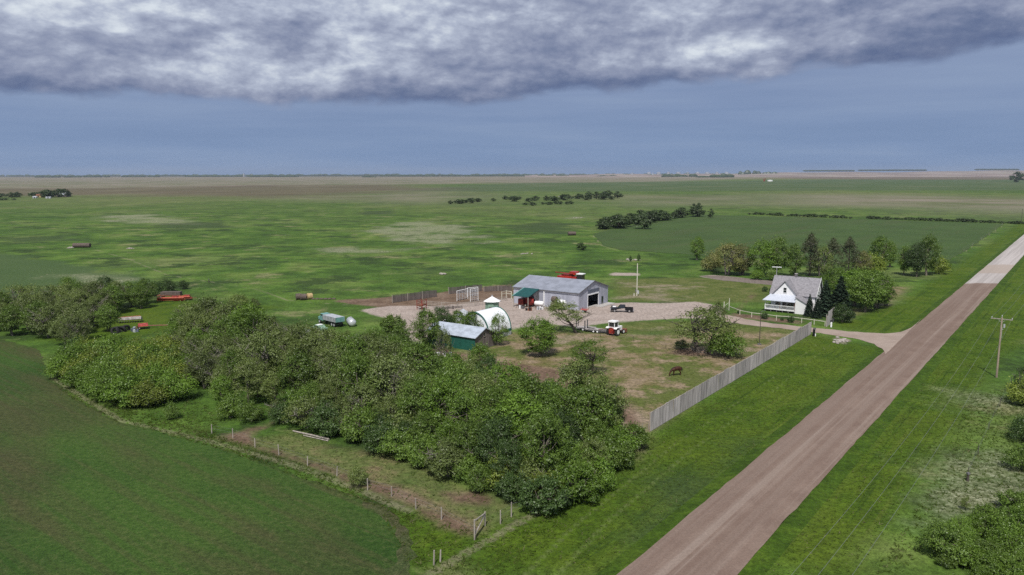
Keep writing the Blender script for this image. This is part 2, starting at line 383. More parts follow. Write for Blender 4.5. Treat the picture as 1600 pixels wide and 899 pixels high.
# areas, traced on the ground
A = dict(
    yard=[[(560, 484), (610, 478), (690, 478), (770, 470), (798, 466), (850, 462), (940, 470), (952, 474), (985, 473), (1040, 474), (1085, 472), (1122, 477), (1130, 484), (1122, 499), (1060, 498), (985, 502), (940, 507), (905, 512), (868, 508), (812, 512), (800, 516), (790, 500), (740, 486), (690, 510), (650, 540), (610, 500)],
          [(958, 426), (1000, 427), (998, 431), (950, 431)],
          [(1300, 528), (1326, 530), (1322, 539), (1308, 537)],
          [(1112, 430), (1130, 431), (1212, 441), (1208, 446), (1120, 437), (1085, 431)]],
    soil=[[(520, 470), (600, 465), (640, 462), (700, 456), (760, 448), (800, 444), (806, 462), (790, 472), (720, 481), (640, 484), (560, 478)],
          [(690, 545), (760, 560), (860, 575), (930, 590), (990, 640), (995, 670), (960, 650), (900, 610), (800, 590), (700, 570), (660, 560), (630, 590), (600, 560), (640, 545)],
          [(345, 682), (430, 660), (400, 676), (395, 694), (470, 715), (540, 741), (640, 768), (700, 800), (690, 805), (560, 757), (440, 712)],
          [(690, 770), (740, 768), (756, 782), (710, 784)], [(650, 793), (700, 803), (735, 822), (760, 832), (690, 822)],
          [(1180, 458), (1150, 490), (1255, 502), (1250, 507), (1140, 495)],
          [(1060, 545), (1110, 546), (1118, 554), (1075, 556), (1040, 552)]],
    lawn=[[(960, 436), (1090, 434), (1212, 446), (1192, 472), (1115, 474), (960, 470)], [(935, 512), (1000, 503), (1110, 502), (1250, 516), (1190, 522), (1060, 518), (960, 522)]],
    paddock=[[(690, 575), (770, 520), (860, 518), (950, 520), (1030, 524), (1100, 508), (1250, 516), (1018, 672), (985, 720), (960, 660), (930, 600), (840, 590)],
             [(1382, 447), (1422, 448), (1405, 466), (1380, 480), (1370, 470)], [(1325, 483), (1356, 482), (1330, 498), (1318, 496)]],
    scrub=[[(520, 700), (640, 715), (700, 745), (790, 790), (800, 805), (740, 828), (600, 770), (440, 705), (380, 690), (470, 672)]],
    lush=[[(690, 899), (780, 812), (860, 800), (985, 725), (1018, 678), (1268, 522), (1378, 545), (960, 899)],
          [(1150, 899), (1460, 552), (1600, 401), (1700, 300), (1700, 480), (1560, 560), (1470, 700), (1330, 899)],
          [(1296, 512), (1330, 497), (1410, 470), (1600, 345), (1640, 340), (1570, 385), (1430, 512), (1380, 522)],
          [(440, 480), (150, 540), (60, 530), (230, 470), (330, 470)],
          [(640, 880), (600, 800), (650, 800), (760, 840), (700, 899)]],
    straw=[[(1520, 620), (1600, 600), (1640, 700), (1600, 800), (1480, 800), (1400, 899), (1370, 899), (1470, 740)],
           [(560, 360), (640, 344), (730, 352), (760, 372), (700, 386), (620, 382)], [(480, 390), (560, 386), (660, 390), (600, 397), (500, 396)],
           [(150, 336), (250, 335), (320, 348), (400, 352), (250, 352), (130, 345)], [(60, 430), (180, 420), (230, 436), (150, 448)],
           [(760, 376), (800, 377), (798, 380), (756, 380)], [(815, 396), (828, 396), (827, 398), (815, 398)],
           [(975, 404), (1000, 404), (998, 408), (972, 408)], [(875, 340), (910, 336), (912, 343), (880, 344)], [(198, 388), (212, 386), (214, 391), (198, 391)]],
    wet=[[(640, 422), (690, 421), (700, 429), (650, 432)], [(790, 352), (850, 346), (900, 352), (880, 366), (800, 362)], [(250, 350), (340, 346), (370, 356), (260, 360)], [(0, 370), (90, 368), (120, 376), (0, 381)], [(560, 330), (620, 329), (610, 336), (560, 336)],
         [(1080, 770), (1150, 700), (1175, 690), (1100, 790), (1010, 880), (980, 890)]],
    cleft=[[(-200, 395), (0, 395), (140, 418), (262, 440), (215, 452), (100, 452), (0, 470), (-200, 480)]],
    tanbelt=[[(-700, 277.2), (800, 276.2), (1130, 275.5), (1170, 278.5), (1050, 284), (850, 286), (500, 290), (160, 295), (-700, 300)],
             [(1200, 304), (1400, 305), (1700, 312), (1900, 330), (1600, 336), (1450, 326), (1200, 320)], [(680, 300), (450, 310), (680, 317), (740, 307)],
             [(990, 306), (1160, 306), (1180, 318), (1010, 320)], [(1130, 277), (1400, 273), (1900, 272), (1900, 276), (1300, 279)]],
    brown=[[(-700, 298), (160, 294), (380, 290), (620, 289), (700, 296), (560, 303), (420, 309), (200, 306), (-700, 308)], [(1220, 276.5), (1500, 276.0), (1900, 277), (1900, 281), (1380, 281), (1230, 279)]],
    greenbelt=[[(820, 285.5), (1100, 284), (1300, 280.5), (1900, 281), (1900, 298), (1300, 298), (700, 300), (560, 299)]],
)
LINES = dict(
    track=[[(300, 309), (400, 313), (560, 319), (700, 325), (800, 329), (930, 331), (1100, 333)], [(140, 388), (200, 405), (262, 430), (330, 441), (400, 452), (450, 470), (560, 478)],
           [(925, 366), (940, 384), (965, 392), (1050, 396)], [(1570, 351), (1505, 395)], [(80, 590), (190, 658), (330, 690), (450, 725), (560, 765), (640, 800)], [(40, 440), (160, 402), (420, 420)],
           [(1010, 668), (900, 770), (820, 812), (735, 860), (670, 899)]],
    ruts=[[(1290, 528), (1180, 612), (1060, 690), (900, 820), (820, 899)], [(1305, 532), (1200, 618), (1085, 700), (950, 815), (870, 899)]],
    redge=[[(1595, 407), (1460, 548), (1395, 615), (1290, 735)]],
)
def ring_grid():
    r = [0.0]; x = 6.0
    while x < 17000: r.append(x); x *= 1.0165
    th = np.concatenate([np.radians(np.arange(-50, 50.01, 0.3)), np.radians(np.arange(54, 307, 4.0))])
    return np.array(r[1:]), th
def build_ground():
    r, th = ring_grid(); nr, nt = len(r), len(th)
    P = np.stack([np.outer(r, np.sin(th)).ravel(), np.outer(r, np.cos(th)).ravel(), np.zeros(nr * nt)], 1)
    P = np.vstack([P, [[0, 0, 0]]])
    i, j = np.meshgrid(np.arange(nr - 1), np.arange(nt), indexing='ij'); j2 = (j + 1) % nt
    q = np.stack([i * nt + j, i * nt + j2, (i + 1) * nt + j2, (i + 1) * nt + j], -1).reshape(-1, 4)[:, ::-1]
    faces = [tuple(x) for x in q.tolist()] + [(nr * nt, (jj + 1) % nt, jj) for jj in range(nt)]
    me = bpy.data.meshes.new('ground'); me.from_pydata(P.tolist(), [], faces); me.update()
    xy = P[:, :2]
    def put(name, arr):
        a = me.attributes.new(name, 'FLOAT', 'POINT'); a.data.foreach_set('value', arr.astype(np.float32))
    for nme, polys in A.items():
        put(nme, np.min([sdf(xy, poly(p)) for p in polys], 0))
    for nme, ls in LINES.items():
        put(nme, np.min([lined(xy, poly(l)) for l in ls], 0))
    o = bpy.data.objects.new('ground', me); COL.objects.link(o); tag(o, kind='structure'); return o
def ground_tools(k):
    P = k.n('ShaderNodeNewGeometry').outputs['Position']
    return P
ROT = (0, 0, R(ROAD_AZ))
def finish(k, c, P, m, bump=0.5, fine=None, rough=0.95):
    p = k.n('ShaderNodeBsdfPrincipled'); k.put(p.inputs['Base Color'], c); p.inputs['Roughness'].default_value = rough; p.inputs['Specular IOR Level'].default_value = 0.15
    h = fine if fine is not None else k.noise(P, 2.2, 6, 0.65)
    b = k.n('ShaderNodeBump'); b.inputs['Strength'].default_value = bump; b.inputs['Distance'].default_value = 0.25; k.put(b.inputs['Height'], h); k.t.links.new(b.outputs[0], p.inputs['Normal'])
    o = k.n('ShaderNodeOutputMaterial'); k.t.links.new(p.outputs[0], o.inputs[0])
def ground_mat():
    m = bpy.data.materials.new('ground'); m.use_nodes = True; k = NT(m.node_tree)
    P = k.n('ShaderNodeNewGeometry').outputs['Position']
    rp = k.mapping(P, (1, 1, 1), ROT)                       # x across the road, y along it
    n80 = k.noise(P, 1 / 85, 6, 0.6); n20 = k.noise(P, 1 / 22, 6, 0.62); n4 = k.noise(P, 1 / 4.5, 5, 0.65); n1 = k.noise(P, 1.4, 5, 0.7); n03 = k.noise(P, 5.5, 3, 0.7)
    wedge = k.noise(P, 1 / 9, 6, 0.68)
    # rough pasture
    c = k.ramp(n20, [(0.30, (.032, .062, .016)), (0.42, (.054, .104, .022)), (0.51, (.078, .138, .028)), (0.60, (.110, .162, .044)), (0.74, (.150, .175, .075))])
    c = k.mix(k.remap(n80, 0.36, 0.52, 0.75, 0.0), c, (.052, .100, .022))
    c = k.mix(k.remap(n80, 0.52, 0.68, 0.0, 0.55), c, (.150, .165, .085))
    pale = k.noise(k.vmath('ADD', P, (517, 133, 0)), 1 / 30, 8, 0.72)
    c = k.mix(k.remap(pale, 0.56, 0.66, 0, 0.8), c, (.22, .205, .135))
    clump = k.noise(k.vmath('ADD', P, (91, 47, 0)), 1 / 7.5, 6, 0.7)
    c = k.vmath('SCALE', c, k.remap(clump, 0.36, 0.64, 0.76, 1.20))
    drk = k.noise(k.vmath('ADD', P, (-317, 833, 0)), 1 / 26, 8, 0.72)
    c = k.mix(k.remap(drk, 0.475, 0.40, 0, 0.85), c, (.030, .052, .018))
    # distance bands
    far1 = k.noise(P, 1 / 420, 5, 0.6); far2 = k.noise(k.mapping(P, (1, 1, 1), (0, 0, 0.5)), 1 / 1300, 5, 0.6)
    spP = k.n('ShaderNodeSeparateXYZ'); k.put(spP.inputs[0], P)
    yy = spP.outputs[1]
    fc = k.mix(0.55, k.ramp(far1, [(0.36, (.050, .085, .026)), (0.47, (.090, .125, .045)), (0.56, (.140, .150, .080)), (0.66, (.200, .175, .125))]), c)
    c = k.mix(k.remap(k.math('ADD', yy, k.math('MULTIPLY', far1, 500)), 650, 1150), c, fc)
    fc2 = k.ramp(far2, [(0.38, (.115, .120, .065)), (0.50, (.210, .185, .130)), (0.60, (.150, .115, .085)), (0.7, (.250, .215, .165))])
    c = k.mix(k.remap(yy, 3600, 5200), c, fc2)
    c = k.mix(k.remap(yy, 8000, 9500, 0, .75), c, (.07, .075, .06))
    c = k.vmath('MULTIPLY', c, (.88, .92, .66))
    def reg(c, name, col, amp=10.0, soft=1.5, nz=None, strength=1.0, off=0.0):
        a = k.attr(name); z = nz if nz is not None else wedge
        e = k.math('ADD', k.math('ADD', a, off), k.math('MULTIPLY', k.math('SUBTRACT', z, 0.5), amp))
        f = k.remap(e, soft, -soft, 0, strength); return k.mix(f, c, col)
    farw = k.noise(P, 1 / 160, 5, 0.6)
    c = reg(c, 'greenbelt', k.ramp(farw, [(0.3, (.045, .080, .026)), (0.55, (.070, .100, .038)), (0.72, (.115, .122, .066))]), 300, 40, farw)
    c = reg(c, 'tanbelt', k.ramp(farw, [(0.3, (.11, .105, .065)), (0.5, (.19, .162, .125)), (0.7, (.235, .20, .165))]), 420, 160, farw, k.remap(farw, 0.35, 0.6, 0.45, 0.9))
    c = reg(c, 'brown', k.ramp(farw, [(0.3, (.085, .060, .045)), (0.55, (.125, .092, .068)), (0.75, (.17, .135, .10))]), 320, 140, farw, 0.75)
    c = reg(c, 'cleft', k.mix(n20, (.040, .078, .022), (.070, .105, .036)), 30, 4, n20)
    lush = k.ramp(n4, [(0.3, (.044, .090, .012)), (0.5, (.074, .136, .016)), (0.7, (.106, .170, .024))])
    lush = k.mix(k.remap(n20, 0.45, 0.62, 0, 0.6), lush, (.105, .155, .024))
    mow = k.noise(k.mapping(rp, (0.9, 0.03, 1)), 1.0, 4, 0.6)
    lush = k.mix(k.remap(mow, 0.55, 0.72, 0, 0.55), lush, (.130, .172, .046))
    lush = k.mix(k.remap(mow, 0.44, 0.34, 0, 0.55), lush, (.030, .068, .012))
    c = reg(c, 'lush', k.vmath('MULTIPLY', lush, (.70, .69, .38)), 8, 3)
    pad = k.ramp(n4, [(0.3, (.110, .110, .034)), (0.44, (.165, .148, .062)), (0.56, (.225, .185, .105)), (0.72, (.32, .26, .18))])
    pad = k.mix(k.remap(wedge, 0.43, 0.56, 0.9, 0.0), pad, (.090, .125, .026))
    pad = k.mix(k.remap(pale, 0.53, 0.62, 0, 0.85), pad, (.30, .245, .175))
    c = reg(c, 'paddock', k.vmath('MULTIPLY', pad, (.92, .86, .92)), 9, 2.5)
    lawn = k.ramp(n4, [(0.3, (.050, .078, .014)), (0.5, (.092, .112, .028)), (0.68, (.135, .135, .050))])
    lawn = k.mix(k.remap(pale, 0.52, 0.62, 0, 0.8), lawn, (.24, .195, .14))
    c = reg(c, 'lawn', lawn, 9, 3)
    c = reg(c, 'scrub', k.ramp(n4, [(0.32, (.060, .095, .022)), (0.5, (.105, .125, .040)), (0.66, (.165, .130, .070)), (0.8, (.22, .17, .11))]), 8, 2)
    sstr = k.math('MULTIPLY', k.remap(pale, 0.36, 0.52), k.remap(n4, 0.32, 0.54, 0.35, 0.9))
    c = reg(c, 'straw', k.ramp(n1, [(0.3, (.105, .130, .045)), (0.5, (.19, .20, .115)), (0.68, (.31, .31, .225))]), 60, 10, n20, sstr, 6.0)
    c = reg(c, 'wet', k.mix(n4, (.026, .045, .016), (.050, .075, .025)), 50, 8, n20, 0.75)
    soil = k.ramp(n4, [(0.3, (.095, .060, .042)), (0.5, (.150, .098, .070)), (0.7, (.215, .155, .118))])
    c = reg(c, 'soil', soil, 7, 1.2, None, 0.95)
    yard = k.ramp(n4, [(0.3, (.285, .232, .200)), (0.5, (.335, .278, .245)), (0.7, (.37, .31, .275))])
    yard = k.mix(k.remap(n1, 0.5, 0.8, 0, 0.5), yard, (.28, .22, .17))
    c = reg(c, 'yard', yard, 5.5, 0.9)
    for nme, w, col, s_ in (('track', 0.75, (.21, .195, .12), .62), ('ruts', 0.40, (.135, .172, .055), .45), ('redge', 0.22, (.15, .22, .06), .6)):
        a = k.math('ADD', k.attr(nme), k.math('MULTIPLY', k.math('SUBTRACT', n1, 0.5), w * 2.4))
        c = k.mix(k.remap(a, w, w * 0.35, 0, s_), c, col)
    # blade-scale mottling
    c = k.vmath('SCALE', c, k.remap(n1, 0.33, 0.67, 0.62, 1.38, smooth=False))
    c = k.vmath('SCALE', c, k.remap(n03, 0.33, 0.67, 0.70, 1.30, smooth=False))
    finish(k, c, P, m, 0.9, n1); return m
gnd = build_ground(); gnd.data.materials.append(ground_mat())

def sheet(name, pts, z, m, jag=0.0, step=1.2, world_pts=False, kind='structure', size=5.0):
    "flat sheet with a slightly ragged outline"
    pl = [Vector((p[0], p[1])) for p in (pts if world_pts else poly(pts))]
    out = []
    for i, a in enumerate(pl):
        b = pl[(i + 1) % len(pl)]; L = (b - a).length; n = max(1, min(400, int(L / step)))
        nr = Vector((-(b - a).y, (b - a).x)).normalized()
        for j in range(n):
            out.append(a + (b - a) * (j / n) + nr * (random.gauss(0, jag) if jag else 0))
    import mathutils
    tri = mathutils.geometry.tessellate_polygon([[Vector((p.x, p.y, 0)) for p in out]])
    me = bpy.data.meshes.new(name); me.from_pydata([(p.x, p.y, z) for p in out], [], [tuple(t) for t in tri]); me.update()
    import bmesh
    bm = bmesh.new(); bm.from_mesh(me); bmesh.ops.recalc_face_normals(bm, faces=bm.faces)
    if sum(f.normal.z for f in bm.faces) < 0: bmesh.ops.reverse_faces(bm, faces=bm.faces)
    bm.to_mesh(me); bm.free()
    me.materials.append(m); o = bpy.data.objects.new(name, me); COL.objects.link(o); return tag(o, kind=kind)
# near crop field: young crop over brown soil, drilled rows
def crop_mat(name, g1, g2, soilc, th, along_, soilamt=1.0, tint=None):
    m = bpy.data.materials.new(name); m.use_nodes = True; k = NT(m.node_tree)
    P = k.n('ShaderNodeNewGeometry').outputs['Position']; rp = k.mapping(P, (1, 1, 1), (0, 0, th))
    st = k.noise(k.mapping(rp, (1, along_, 1)), 1 / 11, 6, 0.62, dist=0.3); n20 = k.noise(P, 1 / 30, 6, 0.6); n1 = k.noise(P, 1.5, 6, 0.72); n03 = k.noise(P, 6.0, 3, 0.7)
    c = k.mix(k.remap(n20, 0.38, 0.62), g1, g2)
    row = k.noise(k.mapping(rp, (1, 0.02, 1)), 1 / 1.3, 3, 0.5)
    c = k.mix(k.math('MULTIPLY', k.remap(row, 0.48, 0.62), 0.30 * soilamt), c, soilc)
    c = k.mix(k.math('MULTIPLY', k.remap(st, 0.46, 0.66), 0.55 * soilamt), c, soilc)
    c = k.mix(k.math('MULTIPLY', k.remap(n1, 0.50, 0.72), 0.55 * soilamt), c, soilc)
    c = k.vmath('SCALE', c, 0.78); c = k.vmath('SCALE', c, k.remap(n1, 0.33, 0.67, 0.62, 1.38, smooth=False)); c = k.vmath('SCALE', c, k.remap(n03, 0.33, 0.67, 0.70, 1.30, smooth=False))
    finish(k, c, P, m, 0.8, n1); return m
near_crop = crop_mat('near_crop', (.034, .080, .013), (.054, .110, .018), (.082, .068, .034), R(ROAD_AZ + 92), 0.22)
sheet('crop_field', [(-900, 500), (-300, 515), (0, 530), (60, 546), (78, 592), (118, 625), (188, 660), (330, 696), (450, 738), (540, 768), (592, 790), (620, 812), (636, 836), (640, 862), (632, 899), (600, 960), (400, 1300), (-900, 1300)], 0.012, near_crop, 0.22, 1.0)
sheet('field_edge', [(592, 788), (625, 811), (641, 836), (645, 863), (637, 902), (606, 964), (560, 1010), (575, 950), (606, 900), (622, 868), (622, 842), (606, 816), (560, 780)], 0.020, crop_mat('headland', (.055, .085, .025), (.080, .080, .035), (.11, .085, .055), 0.3, 0.5), 0.3, 0.8)
far_crop = crop_mat('far_crop', (.056, .100, .028), (.068, .118, .032), (.10, .098, .05), R(ROAD_AZ), 0.06, 0.45)
sheet('far_crop_field', [(928, 366), (960, 356), (1045, 342), (1095, 335.5), (1175, 338), (1350, 343), (1568, 350), (1500, 398), (1470, 412), (1300, 408), (1120, 402), (1050, 396), (968, 391), (942, 384)], 0.06, far_crop, 0.5, 6)
sheet('garden_strip', [(1090, 431), (1130, 431.5), (1212, 440), (1211, 446), (1125, 438)], 0.02, crop_mat('garden_soil', (.22, .18, .16), (.26, .215, .19), (.17, .14, .12), 0.3, 0.5), 0.3, 1.5)
# gravel road and driveway
def gravel_mat(name, base, dark, light, rz, tracks=True):
    m = bpy.data.materials.new(name); m.use_nodes = True; k = NT(m.node_tree)
    P = k.n('ShaderNodeNewGeometry').outputs['Position']; rp = k.mapping(P, (1, 1, 1), (0, 0, rz))
    st = k.noise(k.mapping(rp, (1.0, 0.012, 1)), 1.1, 5, 0.6); st2 = k.noise(k.mapping(rp, (1.0, 0.004, 1)), 0.42, 3, 0.5)
    n4 = k.noise(P, 1 / 5, 6, 0.65); n1 = k.noise(P, 4.5, 6, 0.75)
    c = k.mix(k.remap(n4, 0.35, 0.68), base, dark)
    if tracks:
        c = k.mix(k.remap(st, 0.42, 0.66, 0, 0.75), c, light); c = k.mix(k.remap(st2, 0.53, 0.40, 0, 0.6), c, dark)
        sp = k.n('ShaderNodeSeparateXYZ'); k.put(sp.inputs[0], P)
        yy = k.math('ADD', sp.outputs[1], k.math('MULTIPLY', n4, 9))
        pl = k.remap(yy, 243, 247)                       # fresh pale gravel starts past here
        c = k.mix(pl, c, k.mix(k.remap(st, 0.4, 0.65), (.33, .30, .285), (.42, .385, .37)))
        band = k.math('MULTIPLY', k.remap(yy, 268, 270), k.remap(yy, 296, 292)); c = k.mix(k.math('MULTIPLY', band, 0.75), c, (.33, .27, .225))
    c = k.vmath('SCALE', c, k.remap(n1, 0.33, 0.67, 0.84, 1.16, smooth=False))
    finish(k, c, P, m, 0.3, n1, 0.97); return m
road_mat = gravel_mat('road_gravel', (.205, .150, .122), (.160, .112, .090), (.270, .215, .182), R(ROAD_AZ))
drive_mat = gravel_mat('drive_gravel', (.33, .265, .225), (.27, .21, .175), (.38, .315, .275), 0, False)
RD = Vector((math.sin(R(37.05)), math.cos(R(37.05)), 0)); RN = Vector((RD.y, -RD.x, 0))
pL = G(967, 899, .3); pR = G(1147, 899, .3)
o0 = (pL + pR) / 2; o0.z = 0; half = abs((pR - pL).dot(RN)) / 2 - .1
prof = [(-half - 2.2, 0.02), (-half - 0.25, 0.30), (-half * .5, 0.38), (0, 0.42), (half * .5, 0.38), (half + 0.25, 0.30), (half + 2.2, 0.02)]
def build_road():
    ts = [-100 + i * 2.0 for i in range(160)] + [220 + i * 12.0 for i in range(1, 230)]
    vs, fs = [], []
    for t in ts:
        wv = [0, .05 * math.sin(t * .31) + random.gauss(0, .035), 0, 0, 0, .05 * math.sin(t * .23 + 1) + random.gauss(0, .035), 0]
        for (x, z), w_ in zip(prof[1:-1], wv[1:-1]): vs.append(tuple(o0 + RD * t + RN * (x + w_) + Vector((0, 0, z))))
    for i in range(len(ts) - 1):
        for j in range(4): a = i * 5 + j; fs.append((a, a + 1, a + 6, a + 5))
    me = bpy.data.meshes.new('gravel_road'); me.from_pydata(vs, [], fs); me.update(); me.materials.append(road_mat)
    o = bpy.data.objects.new('gravel_road', me); COL.objects.link(o); tag(o, kind='structure')
    # grassed shoulders of the road bank
    vs, fs = [], []
    for t in ts:
        for sgn in (-1, 1):
            vs.append(tuple(o0 + RD * t + RN * sgn * (half + 0.15) + Vector((0, 0, 0.27)))); vs.append(tuple(o0 + RD * t + RN * sgn * (half + 2.2) + Vector((0, 0, -0.02))))
    for i in range(len(ts) - 1):
        a = i * 4; fs += [(a, a + 4, a + 5, a + 1), (a + 2, a + 3, a + 7, a + 6)]
    me = bpy.data.meshes.new('road_bank'); me.from_pydata(vs, [], fs); me.update()
    m = bpy.data.materials.new('bank_grass'); m.use_nodes = True; k = NT(m.node_tree); P = k.n('ShaderNodeNewGeometry').outputs['Position']
    n4 = k.noise(P, 1 / 4.5, 5, 0.65); n1 = k.noise(P, 1.4, 5, 0.7); n03 = k.noise(P, 5.5, 3, 0.7)
    c = k.ramp(n4, [(0.3, (.036, .075, .012)), (0.5, (.056, .110, .016)), (0.7, (.084, .142, .024))])
    c = k.vmath('SCALE', k.vmath('MULTIPLY', c, (.70, .69, .38)), k.remap(n1, 0.33, 0.67, 0.62, 1.38, smooth=False)); c = k.vmath('SCALE', c, k.remap(n03, 0.33, 0.67, 0.70, 1.30, smooth=False)); finish(k, c, P, m, 0.7, n1)
    me.materials.append(m); o = bpy.data.objects.new('road_bank', me); COL.objects.link(o); tag(o, kind='structure')
build_road()
# driveway climbs onto the road bank
def build_drive():
    up = [(1122, 491), (1140, 493), (1165, 499), (1210, 506), (1270, 512.5), (1330, 518.5), (1380, 521.5), (1408, 520), (1424, 514), (1440, 500)]
    lo = [(1108, 502), (1135, 503), (1165, 507.5), (1210, 512.5), (1262, 518.5), (1300, 523.5), (1340, 530.5), (1366, 538), (1380, 548), (1384, 556)]
    vs, fs = [], []; N = 40
    def lerp(l, t):
        x = t * (len(l) - 1); i = min(int(x), len(l) - 2); f = x - i
        return G(l[i][0] * (1 - f) + l[i + 1][0] * f, l[i][1] * (1 - f) + l[i + 1][1] * f)
    for i in range(N + 1):
        a, b = lerp(up, i / N), lerp(lo, i / N)
        for j in range(7):
            p = a.lerp(b, j / 6)
            if j in (0, 6): p += (a - b).normalized() * random.gauss(0, .22)
            dd = abs((p - o0).dot(RN)); z = 0.035
            if dd < half + 2.4: z = 0.035 + 0.29 * min(1, max(0, (half + 2.4 - dd) / 2.2))
            vs.append((p.x, p.y, z))
    for i in range(N):
        for j in range(6): a = i * 7 + j; fs.append((a, a + 7, a + 8, a + 1))
    me = bpy.data.meshes.new('driveway'); me.from_pydata(vs, [], fs); me.update(); me.materials.append(drive_mat)
    o = bpy.data.objects.new('driveway', me); COL.objects.link(o); tag(o, kind='structure')
build_drive()
# low rolling land and woods along the skyline
def build_hills():
    vs, fs = [], []; n = 160; rows = 7
    for i in range(n + 1):
        px = 820 + i * 1100 / n
        ridge = 14 + 46 * min(1, max(0, (px - 900) / 620)) + 5 * math.sin(px / 47) + 4 * math.sin(px / 19 + 1)
        for j in range(rows):
            D = 6200 + j * 900; a = (px - 800) / F
            s = math.sin(min(1, j / (rows - 1)) * math.pi / 2)
            vs.append((D * a, D, -4 + (ridge + 4) * s))
    for i in range(n):
        for j in range(rows - 1): a = i * rows + j; fs.append((a, a + rows, a + rows + 1, a + 1))
    me = bpy.data.meshes.new('hills'); me.from_pydata(vs, [], fs); me.update()
    m = bpy.data.materials.new('hill_land'); m.use_nodes = True; k = NT(m.node_tree); P = k.n('ShaderNodeNewGeometry').outputs['Position']
    n2 = k.noise(k.mapping(P, (1, .35, 1)), 1 / 520, 6, 0.65)
    c = k.ramp(n2, [(0.32, (.13, .10, .085)), (0.46, (.22, .17, .145)), (0.56, (.30, .25, .215)), (0.68, (.17, .16, .10))]); finish(k, c, P, m, 0.2, n2)
    me.materials.append(m); me.polygons.foreach_set('use_smooth', [True] * len(me.polygons)); o = bpy.data.objects.new('hills', me); COL.objects.link(o); tag(o, kind='structure')
build_hills()
def far_woods():
    "distant shelterbelts merging into one dark line"
    b = MB(); r = random.Random(5)
    def belt(px0, px1, D, h, dens=1.0):
        x0, x1 = (px0 - 800) / F * D, (px1 - 800) / F * D
        x = x0
        while x < x1:
            w = r.uniform(25, 60); hh = h * r.uniform(0.55, 1.15)
            if r.random() < dens: b.ell((x, D + r.uniform(-60, 60), hh * .35), (w, w * .6, hh * .65), 8, 5)
            x += w * r.uniform(.7, 1.5)
    belt(-200, 1900, 12000, 32, .97)
    for x0, x1, D, h in ((68, 116, 8200, 26), (118, 176, 8600, 25), (205, 270, 9000, 22), (295, 420, 9300, 21), (400, 470, 8600, 23), (566, 586, 7600, 17), (600, 720, 9500, 22), (730, 830, 9800, 22), (845, 885, 8800, 20), (935, 960, 7800, 18), (975, 1090, 9500, 28)):
        belt(x0, x1, D, h, .92)
    for x0, x1, D, h in ((1030, 1088, 6900, 28), (1098, 1120, 6300, 24), (1122, 1140, 6400, 30), (1155, 1205, 9000, 62)):
        belt(x0, x1, D, h, .95)
    o = b.build('far_woods', M['far_leaf']); tag(o, 'thin dark line of distant shelterbelt woods along the skyline', 'woods', kind='stuff')
    b = MB()
    for x0, x1, D, h in ((1255, 1330, 11500, 66), (1340, 1440, 11600, 72), (1520, 1580, 11600, 80)):
        a0, a1 = (x0 - 800) / F * D, (x1 - 800) / F * D; x = a0
        while x < a1:
            w = r.uniform(30, 60); b.ell((x, D, h), (w, w * .5, 12), 8, 5); x += w
    o = b.build('far_hilltop_woods', M['far_leaf']); tag(o, 'dark specks of woods along the far right ridge', 'woods', kind='stuff')
far_woods()
#SECTION3
# ------------------------------------------------------------------ buildings
GA = ROAD_AZ - 2.0                                    # gable ends run along the road direction
def vec(az): return Vector((math.sin(R(az)), math.cos(R(az)), 0))
# In a building's own frame: +X runs right and nearer (along the ridge), +Y away along the road; front (-Y) faces left and nearer.
def gable_roof(b, x0, x1, y0, y1, ze, zr, ov=0.3, th=0.12, yr=None):
    yr = (y0 + y1) / 2 if yr is None else yr
    s1 = (zr - ze) / (yr - y0); s2 = (zr - ze) / (y1 - yr)
    b.slab([(x0 - ov, y0 - ov, ze - s1 * ov + th), (x1 + ov, y0 - ov, ze - s1 * ov + th), (x1 + ov, yr, zr + th), (x0 - ov, yr, zr + th)], th)
    b.slab([(x0 - ov, yr, zr + th), (x1 + ov, yr, zr + th), (x1 + ov, y1 + ov, ze - s2 * ov + th), (x0 - ov, y1 + ov, ze - s2 * ov + th)], th)
    return b

